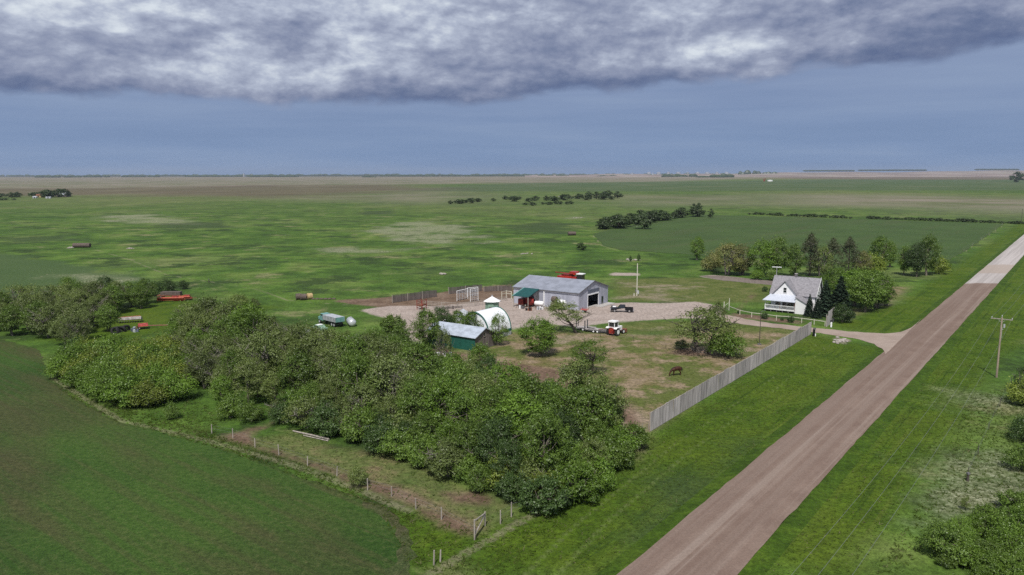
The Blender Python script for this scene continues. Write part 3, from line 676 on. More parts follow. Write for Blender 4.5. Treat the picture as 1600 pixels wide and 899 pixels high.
def metal_shed():
    p = G(904, 485.5); wg = along(p, GA, 949.6); ll = along(p, GA - 90, 802.5)
    t = thing('machine_shed', 'long grey steel machine shed with low gable roof and open overhead door', 'shed', p, GA)
    he = hgt(904, 485.5, 458.5); hr = he + 2.3
    L, Wd = ll, wg
    # door opening in the right (gable) end
    d0, d1, dh = Wd * .30, Wd * .66, 3.3
    w = MB(); th = .12
    w.prism([(-L, 0), (0, 0), (0, he), (-L, he)], 0, th, 'y')                     # front long wall
    w.prism([(-L, 0), (0, 0), (0, he), (-L, he)], Wd - th, Wd, 'y')
    w.prism([(th, 0), (Wd - th, 0), (Wd - th, he), (Wd / 2, hr), (th, he)], -L, -L + th, 'x')
    w.build('wall', M['steel_wall'], t)
    g = MB()
    g.prism([(th, 0), (d0, 0), (d0, dh), (Wd / 2, dh), (Wd / 2, hr - .02), (th, he)], -th, 0, 'x')
    g.prism([(Wd / 2, dh), (d1, dh), (d1, 0), (Wd - th, 0), (Wd - th, he), (Wd / 2, hr - .02)], -th, 0, 'x')
    g.build('gable_wall', M['steel_wall_y'], t)
    gable_roof(MB(), -L, 0, 0, Wd, he, hr, .25, .1).build('roof', M['steel_roof'], t)
    e = MB(); e.box((-L / 2, -.3, he - .17), (L + .5, .1, .16)); s1 = math.atan((hr - he) / (Wd / 2)); q = math.hypot(Wd / 2, hr - he)
    for sg in (0, 1): e.box((.28, Wd * (.25 + .5 * sg), (he + hr) / 2 + .0), (.08, q + .2, .2), rx=s1 * (1 - 2 * sg))
    e.build('trim', M['grey'], t)
    d = MB(); d.tube([(-L * .515, -.12, he - .3), (-L * .515, -.12, 0.1)], .17, 8); d.build('vent_pipe', M['white'], t)
    f = MB(); f.box((.05, (d0 + d1) / 2, dh + .12), (.1, d1 - d0 + .3, .3)); f.box((.04, d0 - .07, dh / 2), (.08, .14, dh)); f.box((.04, d1 + .07, dh / 2), (.08, .14, dh)); f.build('door_frame', M['white'], t)
    f = MB(); f.box((.06, (d0 + d1) / 2 + .1, dh + 1.05), (.08, d1 - d0 + .1, .75)); f.build('sign_panel', M['bluegrey'], t)
    f = MB(); f.box((.2, d1 + .1, dh + 1.2), (.3, .18, .28)); f.build('yard_light', M['grey'], t)
    dr = MB(); dr.box((.03, Wd * .80, 1.05), (.06, .95, 2.1)); do = dr.build('door', M['glass'], t); hd = MB(); hd.box((.09, Wd * .80 + .35, 1.0), (.05, .06, .12)); hd.build('handle', M['galv'], do)
    MB().box((-.6, Wd / 2, .03), (L * .0 + 1.0, d1 - d0, .05)).build('door_sill', M['slab'], t)
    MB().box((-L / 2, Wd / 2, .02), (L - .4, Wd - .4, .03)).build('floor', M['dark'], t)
    MB().box((1.3, Wd * .74, .045), (2.4, Wd * .5, .05)).build('apron', M['slab'], t)
    # lean-to canopy with a hanging side curtain
    x0, x1 = -L * .83, -L * .595; D = 5.2
    c = MB(); c.slab([(x0, -D, 3.05), (x1, -D, 3.05), (x1 + .2, -.06, 4.6), (x0 + .2, -.06, 4.6)], .09); rf = c.build('canopy_roof', M['teal_roof'], t)
    c = MB(); c.slab([(x0 - .35, -D, 3.06), (x0, -D, 3.06), (x0 + .2, -.08, 4.62), (x0 - .15, -.08, 4.62)], .1); c.build('canopy_edge', M['teal'], t)
    for x in (x0 + .1, x1 - .1): MB().box((x, -D + .15, 1.48), (.16, .16, 2.96)).build('post', M['wood'], t)
    MB().add([(x1 + .1, -.16, 4.35), (x1 + .02, -D * .55, 3.6), (x1 + .02, -D * .2, .05), (x1 + .1, -.16, .05)], [(0, 1, 2, 3)]).build('side_curtain', M['grey'], t)
    return t, p, L, Wd, he
shed, SP, SL, SW, SH = metal_shed()
def on_shed(x, y, z=0): return shed.matrix_basis @ Vector((x, y, z)) if False else SP + vec(GA + 90) * x + vec(GA) * y + Vector((0, 0, z))

def quonset():
    # arch roofed hut whose long side faces right and nearer
    pl = G(764, 533); t = thing('quonset_hut', 'white arch roofed quonset hut with green trim beside the barn', 'quonset hut', pl, GA)
    L = along(pl, GA, 798.5); far = pl + vec(GA) * L; wh = along(far, GA - 90, 777); w = 2 * wh
    mid = far + vec(GA - 90) * wh; mp = PJ(mid); n = 28; hh = 1.0; z1 = hgt(mp[0], mp[1], 480)
    prof = [(-w / 2 + w / 2 * math.cos(math.pi * i / n), hh + (z1 - hh) * math.sin(math.pi * i / n)) for i in range(n + 1)]
    inner = [(-w / 2 + (x + w / 2) * .98, hh + (z - hh) * .98) for x, z in prof]
    N = n + 1; vs = [(x, 0, z) for x, z in prof] + [(x, L, z) for x, z in prof] + [(x, 0, z) for x, z in inner] + [(x, L, z) for x, z in inner]
    fs = [(i, i + 1, N + i + 1, N + i) for i in range(n)] + [(2 * N + i, 2 * N + i + 1, 3 * N + i + 1, 3 * N + i) for i in range(n)]
    MB().add(vs, fs).build('roof', M['quonset_white'], t)
    for y in (0, L): MB().tube([(x, y, z) for x, z in prof], .14, 6).build('rim', M['green_paint'], t)
    for y in (.1, L - .25): MB().prism([(x, z) for x, z in inner] + [(-w + .1, .05), (-.1, .05)], y, y + .12, 'y').build('end_wall', M['quonset_white'], t)
    for x in (0.03, -w - .03): MB().box((x, L / 2, hh + .22), (.12, L, .55)).build('trim_band', M['green_paint'], t)
    for x in (-.02, -w + .02): MB().box((x, L / 2, hh / 2), (.16, L, hh - .06)).build('base_wall', M['galv'], t)
quonset()
def barn():
    p = G(742, 549.5); t = thing('barn', 'old barn with pale tin roof green painted side and bare wood gable', 'barn', p, GA)
    w = along(p, GA, 773); L = along(p, GA - 90, 668) ; he = hgt(742, 549.5, 528); hr = hgt(757, 544, 512)
    x0 = -L
    wl = MB(); wl.box((-L / 2, .08, he / 2), (L, .16, he)); wl.build('green_wall', M['green_paint'], t)
    wl = MB(); wl.box((-L / 2, w - .08, he / 2), (L, .16, he)); wl.prism([(.16, 0), (w - .16, 0), (w - .16, he), (w / 2, hr), (.16, he)], x0, x0 + .15, 'x'); wl.build('rear_wall', M['oldwood'], t)
    g = MB(); g.prism([(0.16, 0), (w - .16, 0), (w - .16, he), (w / 2, hr - .02), (.16, he)], -.15, 0, 'x'); g.build('gable_wall', M['oldwood'], t)
    gable_roof(MB(), x0, 0, 0, w, he, hr, .35, .08).build('roof', M['tin_roof'], t)
    wn = MB(); wn.box((.03, w * .48, hr * .70), (.06, .5, .85)); wo = wn.build('window', M['glass'], t); f = MB()
    for dy, dz, a_, b_ in ((-.3, 0, .08, 1.0), (.3, 0, .08, 1.0), (0, .47, .68, .08), (0, -.47, .68, .08)): f.box((.06, w * .48 + dy, hr * .70 + dz), (.06, a_, b_))
    f.build('frame', M['wood'], wo)
    f = MB(); q = math.hypot(w / 2, hr - he); s_ = math.atan((hr - he) / (w / 2))
    for sg in (0, 1): f.box((.3, w * (.25 + .5 * sg), (he + hr) / 2 - .02), (.06, q + .4, .16), rx=s_ * (1 - 2 * sg))
    f.build('bargeboard', M['galv'], t)
barn()
def pump_house():
    p = G(769, 490); t = thing('pump_house', 'small pale green pump house with white pyramid roof', 'shed', p, GA + 20)
    s, h = 1.75, hgt(771, 490, 470); ring = [(s * math.cos(a), s * math.sin(a)) for a in [math.pi / 4 * i + .39 for i in range(8)]]
    MB().prism(ring, 0, h, 'z').build('wall', M['pale_green'], t)
    r = MB(); o = [(x * 1.28, y * 1.28, h - .1) for x, y in ring]; u = [(x * 1.22, y * 1.22, h - .02) for x, y in ring]
    r.add(o + [(0, 0, h + 1.15)], [tuple(range(7, -1, -1))] + [(i, (i + 1) % 8, 8) for i in range(8)]); rf = r.build('roof', M['white'], t)
    MB().tube([(0, 0, h + 1.0), (0, 0, h + 1.4)], .16, 8).build('vent', M['galv'], rf)
    MB().box((1.25, -1.25, 1.0), (.7, .08, 1.9), rz=R(45)).build('door', M['plank_dark'], t)
pump_house()
def small_bin():
    p = G(724, 507); t = thing('grain_bin', 'little round steel grain bin with conical roof behind the barn trees', 'grain bin', p)
    h = hgt(724, 507, 491); n = 20; r = 1.9
    MB().prism([(r * math.cos(2 * math.pi * i / n), r * math.sin(2 * math.pi * i / n)) for i in range(n)], 0, h, 'z').build('wall', mat('ribbed_steel', (.50, .53, .57), .4, .1, 2, metal=.3, bands=(2, .25, .3)), t)
    c = MB(); c.add([(r * 1.08 * math.cos(2 * math.pi * i / n), r * 1.08 * math.sin(2 * math.pi * i / n), h - .05) for i in range(n)] + [(0, 0, h + 1.3)], [tuple(range(n - 1, -1, -1))] + [(i, (i + 1) % n, n) for i in range(n)])
    c.build('roof', M['galv'], t)
small_bin()
def white_shed():
    p = G(724, 522); t = thing('storage_shed', 'low white roofed shed half hidden by trees between barn and quonset', 'shed', p, GA)
    MB().box((-3, 2, .9), (6, 4, 1.8)).build('wall', M['siding'], t)
    gable_roof(MB(), -6, 0, 0, 4, 1.8, 2.6, .3, .08).build('roof', M['quonset_white'], t)
    MB().box((.03, 2, 1.0), (.06, 1.0, 1.6)).build('door', M['green_paint'], t)
white_shed()

def house():
    p = G(1194.5, 486); t = thing('farmhouse', 'white farmhouse with steep grey shingle roofs and a railed front porch', 'house', p, GA)
    wp = along(p, GA + 90, 1241)                            # porch width
    ze, zr = 4.3, 8.3; fx0, fx1 = wp * .14, wp * .95; fy = 3.0; xm = (fx0 + fx1) / 2
    my0, my1 = 4.4, 11.4; mx0, mx1 = .2, along(p + vec(GA) * 7.5, GA + 90, 1277)
    # walls
    w = MB(); th = .15
    w.prism([(mx0, .5), (fx0, .5), (fx0, ze), (mx0, ze)], my0, my0 + th, 'y')
    w.prism([(fx1, .5), (mx1, .5), (mx1, ze), (fx1, ze)], my0, my0 + th, 'y')
    w.prism([(mx0, .5), (mx1, .5), (mx1, ze), (mx0, ze)], my1 - th, my1, 'y')
    yr = (my0 + my1) / 2
    for x in (mx0, mx1 - th): w.prism([(my0 + th, .5), (my1 - th, .5), (my1 - th, ze), (yr, zr - .1), (my0 + th, ze)], x, x + th, 'x')
    w.build('wall', M['siding'], t)
    w = MB(); zf = 7.5
    w.prism([(fx0, .5), (fx1, .5), (fx1, ze - .2), (xm, zf), (fx0, ze - .2)], fy, fy + th, 'y')
    for x in (fx0, fx1 - th): w.box((x + th / 2, (fy + my0) / 2 + .1, (ze + .3) / 2), (th, my0 - fy - .1, ze - .7))
    w.build('gable_wall', M['siding'], t)
    MB().box(((mx0 + mx1) / 2, yr, .25), (mx1 - mx0 + .05, my1 - my0 + .05, .5)).build('foundation', M['slab'], t)
    # roofs
    rf = gable_roof(MB(), mx0, mx1, my0, my1, ze, zr, .4, .14).build('roof', M['shingle'], t)
    r = MB(); s = (zf - ze + .2) / (xm - fx0); ov = .4; ye = yr - (zr - zf) / ((zr - ze) / (yr - my0)) + .2
    zl = ze - .2 - s * ov
    yl = my0 + .05
    r.slab([(fx0 - ov, fy - .35, zl + .14), (xm, fy - .35, zf + .14), (xm, ye, zf + .14), (fx0 - ov, yl, zl + .14)], -.13)
    r.slab([(xm, fy - .35, zf + .14), (fx1 + ov, fy - .35, zl + .14), (fx1 + ov, yl, zl + .14), (xm, ye, zf + .14)], -.13)
    r.build('gable_roof', M['shingle'], t)
    ch = MB().box((mx0 + (mx1 - mx0) * .47, yr + .1, zr + .35), (.6, .6, .95)).build('chimney', M['grey'], rf); MB().box((mx0 + (mx1 - mx0) * .47, yr + .1, zr + .87), (.72, .72, .1)).build('cap', M['slab'], ch)
    # white barge boards
    bb = MB(); q = math.hypot(yr - my0, zr - ze); sl = math.atan((zr - ze) / (yr - my0))
    for sg in (0, 1): bb.box((mx1 + .42, my0 + (yr - my0) * (.5 + sg) , (ze + zr) / 2 - .02), (.06, q + .6, .22), rx=sl * (1 - 2 * sg))
    bb.build('bargeboard', M['white'], t)
    def window(c, sx, sz, face):
        o = MB(); f = MB()
        if face == 'y':
            o.box((c[0], c[1] - .03, c[2]), (sx, .06, sz)); wo = o.build('window', M['glass'], t)
            for dx in (-sx / 2 - .05, sx / 2 + .05): f.box((c[0] + dx, c[1] - .06, c[2]), (.1, .08, sz + .2))
            for dz in (-sz / 2 - .05, sz / 2 + .05, 0): f.box((c[0], c[1] - .062, c[2] + dz), (sx, .08, .1 if dz else .05))
        else:
            o.box((c[0] + .03, c[1], c[2]), (.06, sx, sz)); wo = o.build('window', M['glass'], t)
            for dx in (-sx / 2 - .05, sx / 2 + .05): f.box((c[0] + .06, c[1] + dx, c[2]), (.08, .1, sz + .2))
            for dz in (-sz / 2 - .05, sz / 2 + .05, 0): f.box((c[0] + .062, c[1], c[2] + dz), (.08, sx, .1 if dz else .05))
        f.build('frame', M['white'], wo)
    window((xm, fy, 5.35), .75, 1.25, 'y'); window((mx1, yr, 5.6), .8, 1.2, 'x'); window((mx1, yr - 1.8, 2.2), .9, 1.3, 'x'); window((mx1, yr + 1.8, 2.2), .9, 1.3, 'x')
    window((fx0 + 1.2, fy, 1.9), .9, 1.0, 'y'); window((fx1 - 1.5, fy, 1.9), 1.6, 1.1, 'y')
    d = MB().box((xm, fy - .04, 1.65), (.95, .08, 2.05)).build('door', M['plank_dark'], t); MB().box((xm + .38, fy - .1, 1.6), (.06, .06, .12)).build('handle', M['chrome'], d)
    MB().box((mx0 + .5, my0 - .04, 3.0), (.5, .08, 1.0)).build('window', M['glass'], t)
    # porch: deck, roof, posts, rails, shaded back wall
    pc = MB(); pc.box((wp / 2, fy / 2, .62), (wp, fy, .16)); pc.build('porch_deck', M['white'], t)
    MB().box((wp / 2, fy - .09, 1.9), (wp - .1, .1, 2.4)).build('porch_back_wall', mat('porch_back', (.20, .19, .20), .8, .15, 2, bands=(2, .2, .3)), t) if False else None
    q = MB(); q.slab([(-.5, -.55, 2.95), (wp + .1, -.55, 2.95), (wp - .1, fy, 4.2), (.5, fy, 4.2)], .12); q.build('porch_roof', mat('porch_roofing', (.50, .53, .60), .5, .05, 1.2), t)
    for x in (.08, wp * .5, wp - .1): MB().box((x, .1, 1.75), (.12, .12, 2.1)).build('porch_post', M['rust'] if x > .1 else M['white'], t)
    for a_, b_, yy_, horiz in ((0, wp, .05, True), (0, fy, .05, False)):
        r_ = MB()
        if horiz:
            r_.box((wp / 2, .05, 1.72), (wp, .1, .12)); r_.box((wp / 2, .05, .84), (wp, .07, .1))
            n = 26
            for i in range(n + 1): r_.box((wp * i / n, .05, 1.28), (.05, .05, .8))
        else:
            r_.box((.05, fy / 2, 1.72), (.1, fy, .12)); r_.box((.05, fy / 2, .84), (.07, fy, .1))
            for i in range(9): r_.box((.05, fy * i / 8, 1.28), (.05, .05, .8))
        r_.build('railing', M['white'], t)
    b_ = MB()
    for i in range(6): MB().box((wp * i / 5 * .98 + .08, .15, .27), (.18, .18, .54)).build('pier', M['grey'], t)
    MB().box((wp / 2, .35, .26), (wp - .3, .06, .5)).build('skirting', M['dark'], t)
    # white lean-to wing on the right, grey roof sloping to the right
    e0, e1, ey0, ey1 = wp + .02, wp + 3.1, .3, my0 - .02
    w = MB(); w.prism([(e0, 0), (e1, 0), (e1, 2.5), (e0, 4.15)], ey0, ey0 + .14, 'y'); w.box((e1 - .07, (ey0 + ey1) / 2, 1.25), (.14, ey1 - ey0 - .3, 2.5)); w.build('wing_wall', M['siding'], t)
    MB().slab([(e0 - .1, ey0 - .25, 4.34), (e1 + .3, ey0 - .25, 2.50), (e1 + .3, ey1 - .02, 2.50), (e0 - .1, ey1 - .02, 4.34)], .12).build('wing_roof', M['shingle'], t)
    a_ = MB(); a_.tube([(mx0 + .1, yr, zr), (mx0 + .1, yr, zr + 2.2)], .035, 6); a_.tube([(mx0 - 1.1, yr - .1, zr + 2.2), (mx0 + 1.3, yr + .1, zr + 2.25)], .11, 6); a_.build('antenna', M['white'], t)
    return p
HP = house()

# ------------------------------------------------------------------ fences
def board_fence():
    p0 = G(1016, 675); p1 = G(1267, 522.5); d = (p1 - p0); L = d.length; az = math.degrees(math.atan2(d.x, d.y))
    t = thing('board_fence', 'tall grey vertical board fence running along the road', 'fence', p0, az)
    h = hgt(1016, 675, 645); r = random.Random(3)
    n = int(L / 2.45)
    for i in range(n):
        y0, y1 = L * i / n, L * (i + 1) / n; b = MB(); y = y0 + .02; dz = r.uniform(-.11, .11)
        while y < y1 - .05:
            w = min(r.uniform(.16, .24), y1 - y); hh = h + dz + r.uniform(-.06, .06); b.box((r.uniform(-.012, .012), y + w / 2, .06 + hh / 2), (.035, w - .012, hh)); y += w
        bo = b.build('board_panel', M['plank'], t); bo.rotation_euler.y = r.uniform(-.02, .02)
        MB().box((-.11, y0, h / 2), (.14, .14, h + .1)).build('post', M['pole'], t)
    b = MB(); b.box((-.09, L / 2, h - .08), (.12, L, .09)); b.build('cap_rail', M['wood'], t)
    b = MB()
    for z in (.5, h - .4): b.box((-.06, L / 2, z), (.05, L, .12))
    b.build('rail', M['wood'], t)
board_fence()
def rail_fence():
    pts = [(1139, 485.5), (1156, 492), (1174.5, 496), (1193.5, 498), (1213, 501), (1232, 502), (1252.5, 505), (1272, 507.5), (1289, 510)]
    P3 = [G(*q) for q in pts]; t = thing('rail_fence', 'white post and single rail fence in front of the farmhouse', 'fence', P3[0])
    o = P3[0]
    for i, q in enumerate(P3):
        h = 1.25 if i else 2.6
        MB().box(tuple(q - o + Vector((0, 0, h / 2))), (.13, .13, h), rz=R(-GA)).build('post', M['cream'], t)
    for a, b in zip(P3[:-1], P3[1:]):
        m = (a + b) / 2 - o; d = b - a
        MB().box((m.x, m.y, 1.12), (d.length, .06, .13), rz=math.atan2(d.y, d.x)).build('rail', M['cream'], t)
rail_fence()
def gate_posts():
    t = thing('farm_gate', 'pair of tall white gate posts beside the gravel yard', 'gate', G(1131, 484.5))
    MB().box((0, 0, 1.1), (.16, .16, 2.2)).build('post', M['cream'], t)
    q = G(1139.5, 478) - G(1131, 484.5); MB().box((q.x, q.y, 1.0), (.14, .14, 2.0)).build('post', M['cream'], t)
    MB().tube([(0, 0, 1.0), (q.x, q.y, .9)], .05, 6).build('gate_rail', M['cream'], t)
gate_posts()
def plank_screen():
    p = G(1291.5, 511); t = thing('board_screen', 'short tall section of board fence standing by the driveway entrance', 'fence', p, ROAD_AZ - 4)
    L = along(p, ROAD_AZ - 4, 1303); h = 2.5
    b = MB(); y = 0
    while y < L: b.box((0, y + .1, h / 2 + (.45 if y > 1 else 0) * 1), (.04, .19, h + (.9 if y > 1 else 0))); y += .2
    b.build('board_panel', M['plank'], t)
    for yy in (.05, L): MB().box((-.1, yy, h / 2 + .2), (.13, .13, h + .4)).build('post', M['wood'], t)
    t = thing('marker_post', 'white painted post with dark top against the short board screen', 'post', G(1298.5, 511.5))
    MB().tube([(0, 0, 0), (0, 0, 1.25)], .2, 10).build('post', M['white'], t); MB().box((0, 0, 1.42), (.42, .34, .36)).build('cap', M['black'], t)
    t = thing('gate_post', 'dark drum post with pale base at the end of the board fence', 'post', G(1271.5, 525.5))
    MB().tube([(0, 0, 0), (0, 0, .3), (0, 0, 1.5)], [.26, .26, .24], 10).build('post', M['black'], t); MB().tube([(.3, -.05, 0), (.3, -.05, .55)], .14, 8).build('base_stone', M['white'], t); MB().box((.12, 0, 1.68), (.5, .25, .34)).build('cap', M['grey'], t)
    r = random.Random(4)
    for i in range(34):
        q = G(1312 + r.gauss(0, 5), 533 + r.gauss(0, 2.2)); s = r.uniform(.15, .45)
        o = MB().ell((0, 0, s * .35), (s, s * r.uniform(.6, 1), s * .6), 7, 5).build('stone', M['rock']); o.location = q; o.rotation_euler.z = r.uniform(0, 6)
        tag(o, 'rough field stone in the low rock pile beside the driveway mouth', 'stone', 'stones in the rock pile by the driveway')
try: plank_screen()
except TypeError: raise
def wire_fence(name, label, pix, h, pw, group=None, wires=2, brace=None, mt='wood'):
    P3 = [G(*q) for q in pix]; o = P3[0]; t = thing(name, label, 'fence', o, 0, group); r = random.Random(len(pix))
    for i, q in enumerate(P3):
        hh = h * r.uniform(.85, 1.12); tx, ty = r.uniform(-.06, .06), r.uniform(-.06, .06)
        v = q - o; MB().tube([(v.x, v.y, 0), (v.x + tx, v.y + ty, hh)], [pw, pw * .85], 7).build('post', M[mt], t)
    for j in range(wires):
        z = h * (.9 - .33 * j); MB().tube([(q.x - o.x, q.y - o.y, z) for q in P3], .006, 4).build('wire', M['wire'], t)
    return t
wf = wire_fence('wire_fence', 'weathered post and wire fence between the crop field and the small pasture', [(331, 678), (364, 684.5), (398.5, 699), (436, 711.5), (480.5, 728), (526.5, 744), (574.5, 766), (612, 776), (650, 796), (690, 812), (742, 842)], 1.35, .07)
v = [G(742, 843), G(760, 820)]; o = wf.location
b = MB(); a0 = G(741, 844) - o; a1 = G(744, 826) - o
wire_corner = thing('corner_brace', 'leaning timber corner brace of the near pasture fence', 'fence brace', G(741.5, 844))
c1 = G(758, 822) - G(741.5, 844)
for pts in (((0, 0, 0), (0, 0, 2.1)), ((c1.x, c1.y, 0), (c1.x, c1.y, 1.5)), ((0, 0, 1.95), (c1.x, c1.y, 1.35)), ((0, 0, .45), (c1.x, c1.y, 1.3))): MB().tube(pts, .075, 7).build('timber', M['wood'], wire_corner)
wire_fence('wire_fence', 'short row of weathered fence posts below the windbreak corner', [(782, 819), (799, 808), (830, 800)], 1.6, .07)
wire_fence('wire_fence', 'two old posts standing in the long grass beside the headland', [(678, 883), (688, 878)], 1.3, .08, wires=0)
wire_fence('wire_fence', 'thin post and wire fence from windbreak to end of the board fence', [(990, 684), (1003, 678), (1013, 672)], 1.4, .06)
wire_fence('wire_fence', 'sparse wire fence posts through dry grass at lower right', [(1512, 748), (1528, 712), (1545, 672), (1562, 636), (1580, 600)], 1.3, .05, mt='bark_dark')
wire_fence('wire_fence', 'wire fence crossing the paddock behind the grazing horse', [(845, 513), (890, 520), (938, 527), (990, 533), (1040, 545), (1090, 556), (1160, 558)], 1.15, .04, mt='bark_dark')
wire_fence('wire_fence', 'low fence line along the right edge of the distant crop field', [(1566, 352), (1556, 360), (1545, 367), (1533, 375), (1520, 384), (1506, 394)], 1.2, .07)
t = thing('log', 'long bleached timber lying in the near pasture', 'log', G(488, 682)); a = G(458, 675) - G(488, 682); b_ = G(514, 688.5) - G(488, 682)
MB().tube([(a.x, a.y, .14), (0, 0, .16), (b_.x, b_.y, .16)], [.09, .13, .15], 8).build('trunk', M['wood'], t); MB().tube([(a.x * .4, a.y * .4 - .6, .1), (b_.x, b_.y - .5, .12)], .07, 6).build('plank', M['wood'], t)
def slat_fence(label, p0, p1, top, group='corral windbreak fences'):
    a = G(*p0); b = G(*p1); d = b - a; L = d.length; t = thing('corral_fence', label, 'fence', a, math.degrees(math.atan2(d.x, d.y)), group)
    h = hgt(p0[0], p0[1], top); r = random.Random(int(p0[0])); n = max(2, int(L / 4))
    for i in range(n):
        m = MB(); y = L * i / n
        while y < L * (i + 1) / n - .05: m.box((0, y + .12, h / 2 + r.uniform(-.1, .1)), (.04, .2, h)); y += .26
        m.build('board_panel', M['plank_dark'], t)
        MB().box((.1, L * i / n, h / 2), (.15, .15, h + .3)).build('post', M['wood'], t)
slat_fence('dark plank windbreak fence at the left end of the corral', (613, 473.5), (682, 464), 462)
slat_fence('dark plank fence behind the white pipe frames of the corral', (701, 460), (753, 455), 449.5)
slat_fence('low dark plank fence joining the corral to the machine shed', (756, 456), (800, 454), 448)
def corral_rail(label, pix, h=1.3, n_rails=3, mt='wood'):
    P3 = [G(*q) for q in pix]; o = P3[0]; t = thing('corral_rail', label, 'fence', o, 0, 'corral rails')
    for q in P3: v = q - o; MB().box((v.x, v.y, h / 2), (.16, .16, h)).build('post', M[mt], t)
    for a, b in zip(P3[:-1], P3[1:]):
        m = MB(); c = (a + b) / 2 - o; d = b - a
        for j in range(n_rails): m.box((c.x, c.y, h * (.95 - .3 * j)), (d.length, .05, .14), rz=math.atan2(d.y, d.x))
        m.build('rail', M[mt], t)
corral_rail('long grey plank rail fence on the near side of the corral', [(665, 478), (690, 480), (715, 481), (742, 478.5), (768, 474), (792, 470)])
corral_rail('dark low rail fence right behind the barn trees', [(680, 486), (700, 486.5), (722, 484)], 1.0, 2, 'plank_dark')
corral_rail('pale rail pen between the pump house and the machine shed', [(784, 468), (791, 466), (799, 467.5)], 2.2, 2, 'cream')
def pipe_frame(label, p0, p1, top):
    a = G(*p0); b = G(*p1); d = b - a; L = d.length; t = thing('cattle_pen_side', label, 'cattle gate', a, math.degrees(math.atan2(d.x, d.y)), 'white pipe cattle panels in the corral')
    h = hgt(p0[0], p0[1], top)
    f = MB(); f.tube([(0, 0, 0), (0, 0, h), (0, L, h), (0, L, 0)], .09, 6); f.build('frame', M['white'], t)
    m = MB(); n = 7
    for i in range(1, n): m.tube([(0, 0, h * i / n), (0, L, h * i / n)], .045, 5)
    for i in range(1, 4): m.tube([(0, L * i / 4, 0), (0, L * i / 4, h)], .045, 5)
    m.build('bars', M['galv'], t)
pipe_frame('tall white pipe cattle panel at left in the corral', (714, 471), (731, 467), 455)
pipe_frame('tall white pipe cattle panel at right beside the chute', (735, 472), (747, 470), 452)
pipe_frame('white pipe panel set behind the two front corral panels', (730, 464), (747, 462), 450.5)
t = thing('cattle_chute', 'rusty red cattle chute standing in the corral yard', 'cattle chute', G(659, 483), 20)
MB().box((0, 0, 1.1), (1.5, 2.6, .3)).build('floor', M['rust'], t)
for sx in (-.75, .75):
    m = MB(); 
    for z in (.5, 1.0, 1.5, 2.0, 2.4): m.box((sx, 0, z), (.07, 2.6, .1))
    m.build('side_rails', M['darkred'], t)
for sx in (-.75, .75):
    for sy in (-1.25, 1.25): MB().box((sx, sy, 1.25), (.12, .12, 2.5)).build('post', M['darkred'], t)
#SECTION4
# ------------------------------------------------------------------ vehicles and yard things
def wheel(t, c, r, w, ax='x', rim='galv'):
    a = MB().wheel(c, r, w, ax).build('wheel', M['rubber'], t, False)
    o = MB()
    for s_ in (-1, 1):
        q = list(c); q[0 if ax == 'x' else 1] += s_ * (w / 2 + .005); o.wheel(tuple(q), r * .58, .05, ax, 14)
    o.build('rim', M[rim], a); return a
def pickup():
    p = G(972, 487.5); t = thing('pickup_truck', 'black pickup truck parked nose left on the gravel by the shed', 'pickup truck', p, -80)
    # +Y is the nose; 5.7 m long
    W_ = 1.95; b = MB()
    side = [(-2.75, .45), (-2.75, 1.18), (-.75, 1.18), (-.75, 1.12), (1.15, 1.12), (2.55, 1.0), (2.85, .85), (2.85, .45)]
    b.prism([(y, z) for y, z in side if y > -.8], -W_ / 2, W_ / 2, 'x')
    b.build('body', M['black'], t, bevel=.04)
    bd = MB(); bd.box((0, -1.75, .5), (W_, 2.0, .12)); bd.box((-W_ / 2 + .05, -1.75, .85), (.1, 2.0, .62)); bd.box((W_ / 2 - .05, -1.75, .85), (.1, 2.0, .62)); bd.box((0, -2.72, .85), (W_ - .2, .08, .62)); bd.build('cargo_bed', M['black'], t)
    c = MB(); pr = [(-.85, 1.1), (-.72, 1.78), (.55, 1.80), (1.15, 1.1)]
    vs = []
    for sx in (-1, 1): vs += [(sx * (W_ / 2 - (.03 if z < 1.2 else .18)), y, z) for y, z in pr]
    c.add(vs, [(0, 1, 2, 3), (7, 6, 5, 4), (0, 4, 5, 1), (1, 5, 6, 2), (2, 6, 7, 3)]); c.build('cab', M['black'], t)
    g = MB()
    for sx in (-1, 1): g.add([(sx * (W_ / 2 - .03), -.62, 1.2), (sx * (W_ / 2 - .165), -.56, 1.7), (sx * (W_ / 2 - .165), .48, 1.7), (sx * (W_ / 2 - .03), .9, 1.2)], [(0, 1, 2, 3)])
    g.build('side_windows', M['glass'], t)
    MB().add([(-.72, .66, 1.74), (.72, .66, 1.74), (.84, 1.13, 1.17), (-.84, 1.13, 1.17)], [(0, 1, 2, 3)]).build('windscreen', M['glass'], t)
    MB().box((0, 2.9, .55), (W_, .14, .22)).build('front_bumper', M['chrome'], t); MB().box((0, -2.85, .52), (W_, .16, .2)).build('rear_bumper', M['chrome'], t)
    MB().box((0, 2.87, .78), (1.2, .05, .26)).build('grille', M['chrome'], t)
    for sx in (-.78, .78): MB().box((sx, 2.86, .80), (.3, .06, .22)).build('headlight', M['white'], t); MB().box((sx * 1.17, -2.76, .9), (.1, .06, .3)).build('tail_light', M['darkred'], t)
    MB().box((-W_ / 2 - .01, .4, .48), (.04, 3.0, .12)).build('side_trim', M['chrome'], t)
    for y in (-1.85, 1.85):
        for sx in (-.88, .88): wheel(t, (sx, y, .39), .39, .26, rim='chrome')
    MB().box((-1.08, .95, 1.22), (.2, .1, .18)).build('mirror', M['black'], t); MB().box((1.08, .95, 1.22), (.2, .1, .18)).build('mirror', M['black'], t)
pickup()
